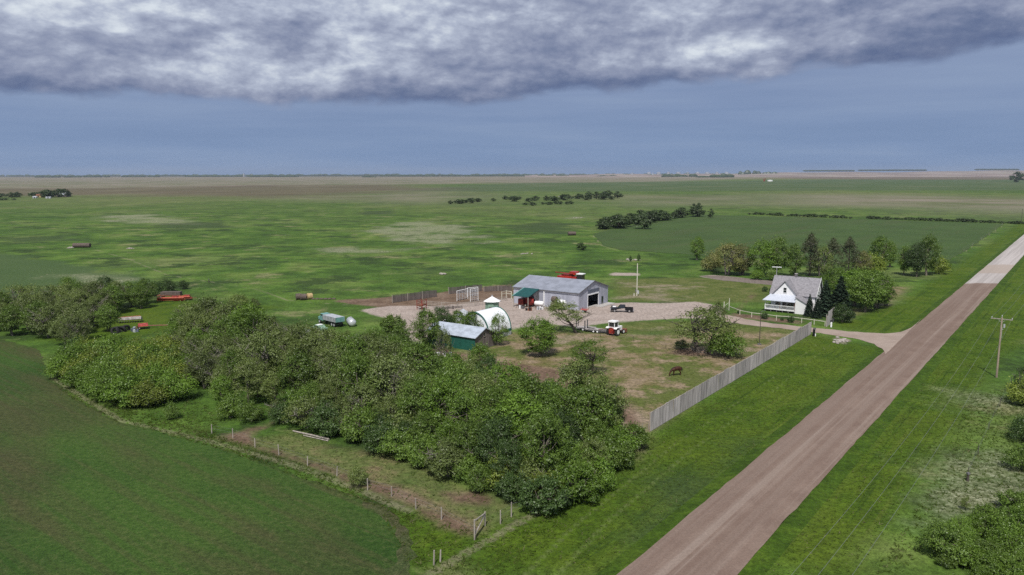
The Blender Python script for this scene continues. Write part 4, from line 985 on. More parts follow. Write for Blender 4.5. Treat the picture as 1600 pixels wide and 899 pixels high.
def quad():
    t = thing('quad_bike', 'dark quad bike with white front parked at the nose of the pickup', 'quad bike', G(958.5, 484), 170)
    b = MB(); b.prism([(-.9, .55), (-.85, .85), (-.1, .8), (.3, 1.0), (.9, .85), (1.0, .5), (.2, .35), (-.5, .35)], -.32, .32, 'x'); b.build('body', M['black'], t)
    MB().prism([(.35, 1.0), (.95, .86), (1.04, .6), (.6, .6)], -.42, .42, 'x').build('fairing', M['white'], t)
    MB().box((0, -.3, .95), (.4, .8, .16)).build('seat', M['rubber'], t)
    MB().tube([(-.42, .25, 1.25), (0, .4, 1.1), (.42, .25, 1.25)], .03, 6).build('handlebar', M['chrome'], t)
    MB().box((0, -.8, 1.0), (.9, .5, .05)).build('rack', M['grey'], t)
    for sx in (-.5, .5):
        for y in (-.65, .65): wheel(t, (sx, y, .3), .3, .22, rim='grey')
quad()
def tractor():
    t = thing('tractor', 'old tractor with white cab and dark red rear parked by the trailers', 'tractor', G(958, 524.0), 40)
    # rear faces the camera; +Y is the nose
    MB().box((0, 1.9, 1.25), (.85, 2.3, .95)).build('hood', M['white'], t, bevel=.06)
    MB().box((0, .2, 1.0), (1.3, 1.6, .8)).build('chassis', M['darkred'], t)
    MB().prism([(-.5, .45), (.5, .45), (.58, 1.4), (.3, 1.8), (-.3, 1.8), (-.58, 1.4)], -.95, -.6, 'y').build('rear_housing', M['darkred'], t)
    MB().prism([(-.28, 1.2), (.28, 1.2), (0, 1.7)], -1.0, -.955, 'y').build('warning_triangle', M['orange'], t)
    MB().box((0, 2.2, .75), (.5, 2.2, .4)).build('engine', M['darkred'], t)
    c = MB()
    for sx in (-.72, .72):
        for y in (-.65, .75): c.box((sx, y, 2.35), (.12, .12, 1.3))
    c.box((0, -.65, 1.82), (1.5, .1, .3)); c.box((0, .05, 3.08), (1.75, 1.75, .24)); c.build('cab_frame', M['white'], t)
    g = MB()
    g.box((0, -.65, 2.42), (1.32, .05, .95)); g.box((0, .75, 2.42), (1.32, .05, .95))
    for sx in (-.72, .72): g.box((sx, .05, 2.35), (.05, 1.28, 1.1))
    g.build('cab_glass', M['glass'], t)
    for sx in (-1, 1):
        f = MB(); f.prism([(-.95, 1.62), (-.6, 1.86), (.6, 1.86), (.95, 1.55), (.9, 1.48), (.55, 1.76), (-.55, 1.76), (-.9, 1.54)], sx * 1.05 - .33, sx * 1.05 + .33, 'x'); f.build('fender', M['white'], t)
        wheel(t, (sx * 1.05, 0, .85), .85, .52, rim='white'); wheel(t, (sx * .85, 2.75, .5), .5, .3, rim='white')
    MB().tube([(.3, 1.9, 1.7), (.3, 1.9, 2.6)], .06, 8).build('exhaust', M['grey'], t)
    MB().box((.35, 3.6, .6), (1.5, .8, .7), rx=.2).build('front_bucket', M['rust'], t)
    m = MB(); [m.box((sx, 3.1, .75), (.12, 1.3, .14)) for sx in (-.55, .55)]; m.build('loader_arm', M['rust'], t)
tractor()
def flat_trailer(label, p, az, L, up=True):
    t = thing('flat_trailer', label, 'trailer', p, az, 'flat trailers by the tractor')
    MB().box((0, 0, .62), (2.1, L, .12)).build('deck', M['plank'], t)
    m = MB(); [m.box((sx, 0, .5), (.1, L, .14)) for sx in (-1.05, 1.05)]; m.build('frame', M['grey'], t)
    MB().tube([(-.8, L / 2, .5), (0, L / 2 + 1.5, .48), (.8, L / 2, .5)], .06, 6).build('drawbar', M['grey'], t)
    for sx in (-1.15, 1.15):
        for y in (-.45, .45): wheel(t, (sx, y, .34), .34, .2, rim='white')
    if up:
        for sx in (-.85, .85):
            r = MB(); r.box((sx, -L / 2, 1.55), (.55, .08, 1.9)); r.build('ramp', M['grey'], t)
flat_trailer('nearer flat trailer with upright ramps just left of the tractor', G(933, 519), 115, 5.2)
flat_trailer('farther flat trailer partly behind the leaning tree', G(916, 516), 110, 4.2)
t = thing('disc_harrow', 'dark disc harrow parked between trailer and tractor', 'harrow', G(944, 521), 100)
MB().box((0, 0, .8), (.14, 2.6, .14)).build('beam', M['grey'], t); MB().box((.9, 0, .8), (.14, 2.6, .14)).build('beam', M['grey'], t); MB().tube([(.4, -1.2, .85), (.4, 0, 1.1), (.4, 1.2, .85)], .06, 6).build('frame', M['rust'], t)
for i in range(6): MB().wheel((0, -1.1 + i * .44, .32), .32, .04, 'y', 12).build('disc', M['galv'], t)
def combine():
    p = G(893, 450); t = thing('combine_harvester', 'bright red combine harvester parked behind the grey machine shed', 'combine harvester', p, GA + 84)
    zt = 5.6
    MB().box((0, -1.2, 2.6), (2.7, 6.4, 2.2)).build('body', M['red'], t, bevel=.12)
    MB().box((0, -1.2, 3.95), (2.4, 3.4, .55)).build('engine_deck', M['darkred'], t)
    MB().box((0, .9, zt - .9), (2.9, 2.0, .9)).build('grain_tank', M['red'], t)
    MB().box((0, 3.1, 3.5), (2.0, 1.7, 1.9)).build('cab', M['glass'], t); MB().box((0, 3.1, 4.55), (2.4, 2.2, .22)).build('cab_roof', M['white'], t)
    MB().tube([(1.5, 1.2, 4.6), (1.6, -4.8, 4.8)], .14, 10).build('unloading_auger', M['darkred'], t)
    MB().box((1.37, -1.3, 2.9), (.03, 2.6, .35)).build('side_stripe', M['white'], t)
    MB().box((0, 5.2, 1.1), (6.8, 1.4, 1.0)).build('header', M['rust'], t)
    MB().box((0, 4.2, 1.6), (1.2, 1.6, .9), rx=-.3).build('feeder_house', M['darkred'], t)
    for sx in (-1.6, 1.6): wheel(t, (sx, 2.2, .95), .95, .65, rim='cream'); wheel(t, (sx * .85, -3.4, .6), .6, .4, rim='cream')
combine()
def baler():
    t = thing('round_baler', 'red round baler parked under the green canopy of the shed', 'baler', on_shed(-SL * .66, -2.6), GA - 60)
    MB().prism([(1.1 * math.cos(a), 1.5 + 1.1 * math.sin(a)) for a in [i * math.pi / 9 for i in range(18)]], -.8, .8, 'x').build('bale_chamber', M['darkred'], t)
    MB().box((0, 1.2, 1.0), (1.6, .9, 1.0)).build('pickup_head', M['darkred'], t); MB().tube([(0, 1.5, .7), (0, 3.0, .6)], .08, 6).build('drawbar', M['darkred'], t)
    for sx in (-1.05, 1.05): wheel(t, (sx, 0, .5), .5, .3, rim='cream')
    t = thing('grain_auger_cart', 'dark red implement cart standing deep under the green canopy', 'implement', on_shed(-SL * .77, -2.2), GA)
    MB().box((0, 0, 1.3), (1.6, 2.6, 1.5)).build('hopper', M['darkred'], t); 
    for sx in (-.9, .9): wheel(t, (sx, 0, .45), .45, .25)
baler()
def tank(name, label, p, az, L, r, z, m, legs=True):
    t = thing(name, label, 'tank', p, az)
    b = MB(); b.tube([(0, -L / 2 - r * .5, z), (0, -L / 2 - r * .3, z), (0, -L / 2, z), (0, L / 2, z), (0, L / 2 + r * .3, z), (0, L / 2 + r * .5, z)], [r * .45, r * .8, r, r, r * .8, r * .45], 18); b.build('shell', M[m], t, True)
    MB().tube([(0, 0, z + r - .05), (0, 0, z + r + .25)], .2, 10).build('dome_cap', M['galv'], t)
    if legs:
        for sy in (-1, 1): MB().box((0, sy * L * .32, (z - r) / 2 + .1), (r * 1.2, .14, z - r + .3)).build('leg', M['grey'], t)
tank('propane_tank', 'white propane tank on legs against the shed wall right of the canopy', on_shed(-SL * .53, -2.0), GA + 80, 2.0, .62, 1.1, 'white')
tank('fuel_tank', 'big white rounded tank behind the leaning tree at the shed wall', on_shed(-SL * .18, -2.2), GA + 90, 1.4, 1.0, 1.75, 'white')
tank('water_tank', 'silver ribbed cylinder tank lying on grass right of the teal truck', G(549, 509), -22, 3.0, .9, .92, 'galv', False)
def bale(label, p, az, m='hay', g='round bales', r=.75, L=1.3, z=0):
    o = MB().tube([(0, -L / 2, 0), (0, -L / 2 + .06, 0), (0, L / 2 - .06, 0), (0, L / 2, 0)], [r * .93, r, r, r * .93], 18).build('round_bale', M[m]); o.location = (p.x, p.y, r + z - .04); o.rotation_euler.z = -R(az); tag(o, label, 'bale', g)
bale('weathered brown round bale by the shed wall behind the tree', on_shed(-SL * .31, -1.6), GA + 90, 'hay_old', r=1.0); bale('second brown bale on top of its twin by shed wall', on_shed(-SL * .31, -1.6), GA + 90, 'hay_old', r=.75, z=1.9)
bale('left of two dark old bales lying alone in the pasture', G(467, 468.5), 70, 'hay_old', r=.9, L=1.6); bale('right of two dark old bales lying alone in the pasture', G(474, 469), 70, 'hay_old', r=.9, L=1.6)
bale('pale straw round bale beside the two dark old bales', G(484, 468), 60, 'hay', r=.9, L=1.5)
bale('single dark bale lying on distant pasture right of centre', G(893.5, 368), 80, 'hay_old', r=1.1, L=4.5)
bale('dark old bale on the pasture far left', G(128, 387), 88, 'hay_old', r=1.1, L=8)
t = thing('hay_scraps', 'broken strip of old dark hay trailing right of the bales', 'hay', G(500, 468)); 
for i in range(7): MB().ell((-3.0 + i * 1.15, random.uniform(-.2, .2), .15), (.6, .4, .3), 7, 5).build('clump', M['hay_old'], t)
def small_cart(label, p, az, m='pink'):
    t = thing('hand_cart', label, 'cart', p, az)
    MB().box((0, 0, .75), (1.1, 1.9, .1)).build('deck', M[m], t)
    m_ = MB()
    for sx in (-.5, .5): m_.box((sx, 0, 1.1), (.05, 1.9, .05)); m_.box((sx, -.9, .92), (.05, .05, .4)); m_.box((sx, .9, .92), (.05, .05, .4))
    m_.build('side_rail', M['darkred'], t)
    for sx in (-.5, .5): wheel(t, (sx, 0, .35), .35, .15)
small_cart('faded red flat cart in front of the shed corner', G(913, 488.5), 130)
def junk(label, p, s, ms, az=0):
    "low cluster of farm bits: crates, drums, a bent frame"
    t = thing('scrap_pile', label, 'scrap', p, az); r = random.Random(int(p.x * 10))
    for i in range(4): MB().box((r.uniform(-s, s), r.uniform(-s * .4, s * .4), .3), (r.uniform(.4, .9), r.uniform(.3, .7), .6), rz=r.uniform(0, 3)).build('crate', M[ms[i % len(ms)]], t)
    for i in range(2): x = r.uniform(-s, s); MB().tube([(x, -.3, 0), (x, -.3, .85)], .28, 12).build('drum', M[ms[-1 - i]], t)
    MB().tube([(-s, .3, .1), (-s * .6, .3, 1.0), (s * .2, .2, 1.0), (s * .6, .3, .1)], .05, 6).build('frame', M['rust'], t)
junk('dark scrap iron and drums below the left end of the green canopy', G(815, 482), 1.5, ['black', 'grey', 'white'])
junk('row of small dark iron pieces in front of the canopy posts', G(826, 485.5), 1.0, ['black', 'rust'])
junk('jumble of iron at the right post of the canopy', G(842, 484), .9, ['black', 'white', 'galv'])
junk('grey boards and iron left of the barn under the trees', G(655, 546), 1.8, ['grey', 'black', 'oldwood'])
junk('pale feed tubs and pallets beside the barn green side', G(695, 556), 2.2, ['white', 'galv', 'wood'], 20)
junk('white and grey scrap left of the teal truck', G(486, 519), 1.2, ['white', 'galv', 'green_paint'])
junk('weathered wood scraps stacked in front of the corral', G(700, 483), 1.6, ['oldwood', 'wood'])
def old_truck():
    t = thing('grain_truck', 'old teal cabbed grain truck with long pale ribbed box', 'truck', G(517, 507.5), -44)
    MB().box((0, 2.55, 1.35), (2.0, 1.6, 1.2)).build('cab', M['teal'], t, bevel=.12); MB().box((0, 2.4, 2.15), (1.9, 1.35, .6)).build('cab_top', M['teal'], t, bevel=.15)
    MB().box((0, 3.75, 1.15), (1.6, 1.3, .75)).build('hood', M['teal'], t, bevel=.12)
    g = MB(); g.box((0, 3.09, 2.1), (1.6, .04, .42)); [g.box((sx, 2.4, 2.12), (.04, 1.0, .4)) for sx in (-.96, .96)]; g.build('cab_glass', M['glass'], t)
    MB().box((0, -1.3, .95), (1.0, 6.4, .25)).build('chassis', M['black'], t)
    b = MB(); b.box((0, -1.3, 1.2), (2.4, 5.6, .1)); b.build('box_floor', M['black'], t)
    for sx in (-1.2, 1.2):
        b = MB(); b.box((sx, -1.3, 1.75), (.08, 5.6, 1.1)); o = b.build('box_side', M['galv'], t); r_ = MB()
        for i in range(9): r_.box((sx * 1.05, -4.0 + i * .68, 1.75), (.08, .08, 1.12))
        r_.build('ribs', M['bluegrey'], o)
    for y in (1.5, -4.1): MB().box((0, y, 1.75), (2.3, .08, 1.1)).build('box_end', M['teal'], t)
    MB().box((0, -1.3, 2.28), (2.3, 5.5, .06)).build('tarp', M['galv'], t)
    for sx in (-.95, .95):
        for y in (3.3, -2.2, -3.2): wheel(t, (sx, y, .48), .48, .28)
old_truck()
def old_car():
    t = thing('derelict_car', 'pale green derelict car half buried in bushes before the teal truck', 'car', G(499, 518), -50)
    MB().prism([(-2.1, .4), (-2.1, .95), (-1.3, 1.05), (-.8, 1.55), (.5, 1.55), (1.0, 1.05), (2.1, .95), (2.2, .4)], -.85, .85, 'x').build('body', M['pale_green'], t, bevel=.05)
    MB().box((0, -.15, 1.58), (1.3, 1.2, .05)).build('roof', M['white'], t)
    g = MB(); [g.box((sx, -.15, 1.3), (.03, 1.3, .32)) for sx in (-.86, .86)]; g.build('side_windows', M['glass'], t)
    for sx in (-.8, .8):
        for y in (-1.35, 1.35): wheel(t, (sx, y, .33), .33, .2, rim='rust')
old_car()
def swather(label, p, az, m, L=6.5, h=1.0, cat='farm implement'):
    t = thing('swather', label, cat, p, az)
    MB().box((0, 0, .55), (.9, L, .5)).build('table', M[m], t, bevel=.05); MB().tube([(.5, -L / 2 + .2, 1.0), (.5, L / 2 - .2, 1.0)], .3, 8).build('reel', M[m], t)
    MB().box((-.9, L * .1, h), (1.2, 1.6, .6)).build('engine_cover', M['darkred'], t)
    for y in (-L * .35, L * .35): wheel(t, (-.8, y, .42), .42, .22)
    MB().tube([(-.6, 0, .5), (-.6, L * .75, .5)], .08, 6).build('drawbar', M['rust'], t)
swather('long faded red swather on the grass beyond the left grove', G(268, 471), 84, 'orange', 7.5)
swather('second orange red implement joined to the right of the swather', G(288, 469), 88, 'orange', 4.2)
t = thing('hay_wagon', 'rusty brown hay wagon with grey load behind the red swather', 'wagon', G(266, 466.5), 86)
MB().box((0, 0, .95), (2.2, 6.5, .25)).build('deck', M['rust'], t); MB().box((0, .4, 1.5), (1.9, 5.4, .9)).build('load', M['hay_old'], t)
for sx in (-.95, .95):
    for y in (-2.2, 2.2): wheel(t, (sx, y, .42), .42, .22)
t = thing('rotary_mower', 'faded pinkish red implement deck with long drawbar on grass', 'farm implement', G(224, 513.5), 62)
MB().box((0, 0, .75), (2.6, 2.0, .12)).build('deck', M['pink'], t); MB().box((-.75, 0, .95), (.45, 2.0, .3)).build('cover', M['pink'], t); MB().box((.75, 0, .95), (.45, 2.0, .3)).build('cover', M['pink'], t); MB().box((0, -1.0, .5), (2.6, .1, .5)).build('skirt', M['darkred'], t)
MB().tube([(0, 1.0, .6), (1.2, 5.4, .5)], .09, 6).build('drawbar', M['darkred'], t)
for sx in (-1.1, 1.1): wheel(t, (sx, -.9, .33), .33, .2)
t = thing('seed_drill', 'grey weathered seed drill beside the left grove', 'farm implement', G(203, 504), 68)
MB().box((0, 0, 1.0), (.9, 5.0, .5)).build('seed_box', M['plank'], t); MB().box((-.6, 0, .6), (.9, 5.0, .1)).build('footboard', M['oldwood'], t); MB().tube([(0, -2.4, 1.35), (0, 2.4, 1.45)], .07, 6).build('hand_rail', M['orange'], t)
for i in range(9): MB().wheel((.5, -2.2 + i * .55, .3), .3, .05, 'y', 10).build('disc', M['grey'], t)
for y in (-2.65, 2.65): wheel(t, (0, y, .6), .6, .14, 'y')
for i, (px, py) in enumerate(((180, 520.5), (186, 519.5), (192, 518.5), (197, 517))):
    o = MB(); n = 18; vs = []; fs = []
    for a in range(n):
        for b_ in range(8):
            A_, B_ = 2 * math.pi * a / n, 2 * math.pi * b_ / 8; vs.append(((.55 + .22 * math.cos(B_)) * math.cos(A_), (.55 + .22 * math.cos(B_)) * math.sin(A_), .22 * math.sin(B_)))
    for a in range(n):
        for b_ in range(8): fs.append((a * 8 + b_, ((a + 1) % n) * 8 + b_, ((a + 1) % n) * 8 + (b_ + 1) % 8, a * 8 + (b_ + 1) % 8))
    o.add(vs, fs); o = o.build('tyre', M['rubber'], None, True); o.location = G(px, py) + Vector((0, 0, .5)); o.rotation_euler = (1.1, .3 * i, .5 + i); o.scale = (1.25,) * 3
    tag(o, ['leftmost old tyre of the row in shade of the left grove', 'second old tyre from left in the row by the grove', 'third old tyre from left in the row by the grove', 'rightmost old tyre of the row by the grove'][i], 'tyre', 'old tyres by the left grove')
junk('blue grey heap of scrap iron right of the tyres by the grove', G(212, 517.5), 1.6, ['bluegrey', 'bluegrey', 'galv'], 70)
for lab, p, s in (('pale stone pile on pasture at left', (205, 389), 1.9), ('small stone pile on pasture near right of the dark bale', (112, 388), 1.4), ('white stone heap left of the lone field tree', (986, 407), 2.2), ('pale stone heap on the mid pasture before the far trees', (902, 341), 3.2), ('low pale stone pile on green pasture behind corral', (693, 429), 1.2), ('thin pale stone line on pasture right of centre', (822, 397), 2.0)):
    t = thing('stone_pile', lab, 'stones', G(*p), 0, 'stone piles on the pasture'); r = random.Random(p[0])
    for i in range(9): q = (r.gauss(0, s * .55), r.gauss(0, s * .5)); k_ = r.uniform(.3, .8); MB().ell((q[0], q[1], k_ * .3), (k_, k_ * .8, k_ * .55), 7, 5).build('stone', M['rock'], t)

# ------------------------------------------------------------------ horse
def horse():
    t = thing('horse', 'chestnut horse grazing with its head down in the paddock', 'horse', G(1057, 587), -112)
    t.scale = (1.12, 1.05, 1.08)
    # +Y towards the head; body length about 1.6 m trunk
    J = [((0, -.72, 1.18), .27), ((0, -.45, 1.20), .33), ((0, 0, 1.12), .33), ((0, .42, 1.14), .31), ((0, .68, 1.18), .25),      # rump .. chest 0-4
         ((0, .92, 1.02), .17), ((0, 1.18, .74), .12), ((0, 1.32, .52), .105), ((0, 1.40, .30), .085), ((0, 1.43, .10), .055)]   # neck, poll, muzzle 5-9
    E = [(i, i + 1) for i in range(9)]
    def leg(root, pts):
        prev = root
        for p_, r_ in pts: J.append((p_, r_)); E.append((prev, len(J) - 1)); prev = len(J) - 1
    for sx, dy in ((-.17, .06), (.17, -.10)):
        leg(4, [((sx, .58 + dy * .3, .95), .13), ((sx, .56 + dy, .66), .075), ((sx, .58 + dy, .44), .058), ((sx, .56 + dy, .16), .040), ((sx, .60 + dy, .04), .058)])
        leg(1, [((sx, -.62 + dy * .3, .95), .19), ((sx * 1.05, -.50 + dy, .74), .11), ((sx, -.76 + dy, .50), .065), ((sx, -.70 + dy, .16), .042), ((sx, -.66 + dy, .04), .06)])
    me = bpy.data.meshes.new('body'); me.from_pydata([j[0] for j in J], E, []); o = bpy.data.objects.new('body', me); COL.objects.link(o); o.parent = t
    sk = o.modifiers.new('skin', 'SKIN')
    for i, (_, r_) in enumerate(J): me.skin_vertices[0].data[i].radius = (r_ * 1.15, r_ * 1.15)
    me.skin_vertices[0].data[2].use_root = True
    ss = o.modifiers.new('sub', 'SUBSURF'); ss.levels = 2; ss.render_levels = 2; me.materials.append(M['horse'])
    MB().tube([(0, -.92, 1.30), (0, -1.06, 1.05), (0, -1.06, .55)], [.05, .09, .05], 8).build('tail', M['mane'], t)
    MB().tube([(0, .62, 1.44), (0, .95, 1.20), (0, 1.24, .88), (0, 1.38, .62)], [.04, .07, .06, .04], 6).build('mane', M['mane'], t)
    for sx in (-.07, .07): MB().tube([(sx, 1.30, .62), (sx * 1.3, 1.26, .76)], [.035, .01], 6).build('ear', M['horse'], t)
horse()

# ------------------------------------------------------------------ poles and wires
def power_pole():
    p = G(1557, 590); h = hgt(1557, 590, 497.5); t = thing('power_pole', 'wooden power pole with wide crossarm beside the gravel road', 'power pole', p, ROAD_AZ)
    MB().tube([(0, 0, 0), (0, 0, h + .15)], [.17, .12], 10).build('pole', M['pole'], t)
    al = 1.55
    # the arm sits square to the line
    MB().box((0, 0, h - .15), (2 * al, .12, .14)).build('crossarm', M['wood'], t)
    m = MB(); m.tube([(-.7, .05, h - .15), (0, .1, h - .8)], .025, 5); m.tube([(.7, .05, h - .15), (0, .1, h - .8)], .025, 5); m.build('brace', M['galv'], t)
    tops = []
    for x in (-al + .08, .0, al - .08):
        z = h + (.12 if x else .45); MB().tube([(x, 0, z - .2), (x, 0, z), (x, 0, z + .08)], [.05, .08, .04], 8).build('insulator', M['galv'], t); tops.append((x, z + .05))
    MB().tube([(.42, 0, h - 1.6), (.42, 0, h - 1.0)], .16, 10).build('transformer', M['galv'], t); MB().box((.18, 0, h - 1.9), (.3, .1, .1)).build('bracket', M['galv'], t)
    MB().tube([(0, 0, h - 1.2), (.14, .02, h - 1.6), (.15, .02, h - 3.4)], .03, 5).build('conduit', M['galv'], t)
    for x, z in tops:
        a = p + vec(ROAD_AZ + 90) * x + Vector((0, 0, z))
        for sgn, L in ((-1, 110), (1, 110)):
            e = a + vec(ROAD_AZ) * sgn * L; pts = []
            for i in range(25):
                q = i / 24; pts.append(tuple(a.lerp(e, q) - Vector((0, 0, 4 * 1.5 * q * (1 - q))) - t.location))
            o = MB().tube(pts, .010, 5).build('power_line', M['wire'], None); o.location = t.location
            tag(o, 'thin overhead wire from the roadside pole ' + ('towards the camera' if sgn < 0 else 'up the road') + {True: ' at left of the crossarm', False: ''}[x < -.1] + {True: ' at right of the crossarm', False: ''}[x > .1] + (' at the middle pin' if abs(x) < .1 else ''), 'wire', 'overhead wires along the road')
    for nm, dist in (('next power pole behind along the road', 110),):
        q = p + vec(ROAD_AZ) * dist; t2 = thing('power_pole', 'distant power pole farther up the road at right', 'power pole', q, ROAD_AZ)
        MB().tube([(0, 0, 0), (0, 0, h + .15)], [.17, .12], 8).build('pole', M['pole'], t2); MB().box((0, 0, h - .15), (2 * al, .12, .14)).build('crossarm', M['wood'], t2)
power_pole()
t = thing('yard_pole', 'tall pale utility pole with meter box in the farmyard', 'utility pole', G(995, 462.5)); h = hgt(995, 462.5, 412)
MB().tube([(0, 0, 0), (0, 0, h)], [.17, .13], 10).build('pole', M['cream'], t); MB().box((.32, -.1, 1.1), (.5, .3, .9)).build('meter_box', M['galv'], t); MB().box((-.3, -.1, 1.5), (.3, .25, 1.0)).build('switch_box', M['grey'], t)
MB().tube([(-.9, -.6, 0), (-.9, -.6, .8)], .16, 8).build('drum', M['cream'], t)
t = thing('lamp_pole', 'thin dark metal pole standing in the paddock before the house', 'pole', G(1186.5, 539)); h = hgt(1186.5, 539, 487)
MB().tube([(0, 0, 0), (0, 0, h)], [.09, .06], 8).build('pole', M['bark_dark'], t); MB().tube([(0, 0, h - .1), (.25, -.1, h + .1), (.6, -.2, h + .1)], .05, 6).build('arm', M['grey'], t); MB().box((0, 0, .12), (.7, .5, .24)).build('base', M['grey'], t)
for lab, p, top in (('distant pole at the right edge beyond the crop field', (1596, 346), 327), ('short dark post on the pasture track at left', (326.5, 441.5), 436.5), ('small post in dry grass at lower right', (1512, 752), 740)):
    t = thing('marker_pole', lab, 'post', G(*p)); h = hgt(p[0], p[1], top); MB().tube([(0, 0, 0), (0, 0, h)], [.16, .12], 8).build('pole', M['bark_dark'], t); MB().box((0, 0, h), (.3, .3, .2)).build('cap', M['grey'], t)
# pump jack and the far farmstead
t = thing('pump_jack', 'tiny rusty pump jack on the far plain', 'pump jack', G(1194, 283.5), 70)
s = 3.0
MB().prism([(-1.5 * s, 0), (1.5 * s, 0), (0, 3.2 * s)], -.3 * s, .3 * s, 'x').build('frame', M['darkred'], t); MB().box((0, 0, 3.3 * s), (.5 * s, 5 * s, .45 * s), rx=.15).build('walking_beam', M['darkred'], t); MB().box((0, 2.4 * s, 3.3 * s), (.6 * s, .6 * s, 1.4 * s)).build('horse_head', M['darkred'], t)
t = thing('tank_battery', 'tiny white oil tank right of the pump jack', 'tank', G(1203, 283.6)); MB().tube([(0, 0, 0), (0, 0, 6)], 11, 16).build('tank', M['white'], t); MB().tube([(0, 0, 6), (0, 0, 6.8)], [11.2, 2], 16).build('lid', M['galv'], t)
def far_house(label, px, py, w, h, m1, m2, d=7, name='far_shed', cat='shed'):
    b = G(px, py); t = thing(name, label, cat, b, 90)
    MB().box((0, 0, h / 2), (d, w, h)).build('wall', M[m1], t)
    r = MB(); r.slab([(-d / 2 - .4, -w / 2 - .4, h - .1), (-d / 2 - .4, w / 2 + .4, h - .1), (0, w / 2 + .4, h + d * .3), (0, -w / 2 - .4, h + d * .3)], -.2); r.slab([(0, -w / 2 - .4, h + d * .3), (0, w / 2 + .4, h + d * .3), (d / 2 + .4, w / 2 + .4, h - .1), (d / 2 + .4, -w / 2 - .4, h - .1)], -.2); r.build('roof', M[m2], t)
    MB().box((d / 2 + .05, 0, 1.2), (.1, 1.4, 2.2)).build('door', M['dark'], t)
far_house('white roofed shed at the far left farmstead', 100, 307.5, 15, 3, 'plank_dark', 'galv', 12)
far_house('grey roofed barn left of the white roof on the far farmstead', 90, 306.5, 12, 3.5, 'oldwood', 'grey', 10)
far_house('small white shed at left of the far farmstead', 55, 310, 5, 2, 'galv', 'galv', 4); far_house('low white trailer in the middle of the far farmstead', 76, 310.3, 7, 1.6, 'galv', 'galv', 3)
far_house('small tan shed among far farmstead trees', 62, 308.5, 8, 3, 'hay', 'rust', 6)
for i, (px, dpx) in enumerate(((386, 0), (986, 0), (1018, 0))):
    D = 9000; x = (px - 800) / F * D; t = thing('grain_elevator', ['tiny grain elevator on the left skyline', 'tiny pale elevator left of the skyline woods', 'tiny pale elevator above the skyline woods'][i], 'grain elevator', (x, D, 0), 20)
    MB().box((0, 0, 17), (14, 14, 34)).build('tower', M['farbuild'], t); MB().box((0, 0, 38), (8, 10, 8)).build('headhouse', M['farbuild'], t); MB().box((0, 18, 9), (12, 20, 18)).build('annex', M['farbuild'], t)
r = random.Random(9)
for i in range(9):
    px = 1012 + i * 15; D = 11000; x = (px - 800) / F * D; t = thing('far_bin', ['leftmost', 'second', 'third', 'fourth', 'fifth', 'sixth', 'seventh', 'eighth', 'rightmost'][i] + ' pale speck of a steel bin from left along the far skyline', 'grain bin', (x, D, 20), 0, 'steel bins along the far skyline')
    MB().tube([(0, 0, -20), (0, 0, 26)], r.uniform(20, 34), 12).build('wall', M['farbuild'], t); MB().tube([(0, 0, 26), (0, 0, 32)], [24, 3], 12).build('roof', M['farbuild'], t)
#SECTION5
# ------------------------------------------------------------------ trees
def quads_mesh(name, cen, nrm, size, mats, aspect=1.0):
    "many small leaf-sized quads"
    n = len(cen); nrm = nrm / np.maximum(np.linalg.norm(nrm, axis=1, keepdims=True), 1e-6)
    rv = rng.normal(size=(n, 3)); a = np.cross(nrm, rv); a /= np.maximum(np.linalg.norm(a, axis=1, keepdims=True), 1e-6); b = np.cross(nrm, a)
    s = size.reshape(-1, 1); bend = nrm * s * .25
    V = np.stack([cen - a * s * aspect - bend * 0, cen - b * s * .55 + bend, cen + a * s * aspect, cen + b * s * .55 + bend * .6], 1).reshape(-1, 3)
    me = bpy.data.meshes.new(name); me.vertices.add(4 * n); me.vertices.foreach_set('co', V.astype(np.float32).ravel())
    me.loops.add(4 * n); me.loops.foreach_set('vertex_index', np.arange(4 * n, dtype=np.int32))
    me.polygons.add(n); me.polygons.foreach_set('loop_start', np.arange(0, 4 * n, 4, dtype=np.int32)); me.polygons.foreach_set('loop_total', np.full(n, 4, dtype=np.int32))
    me.update(calc_edges=True); me.validate(); me.materials.append(mats); return me
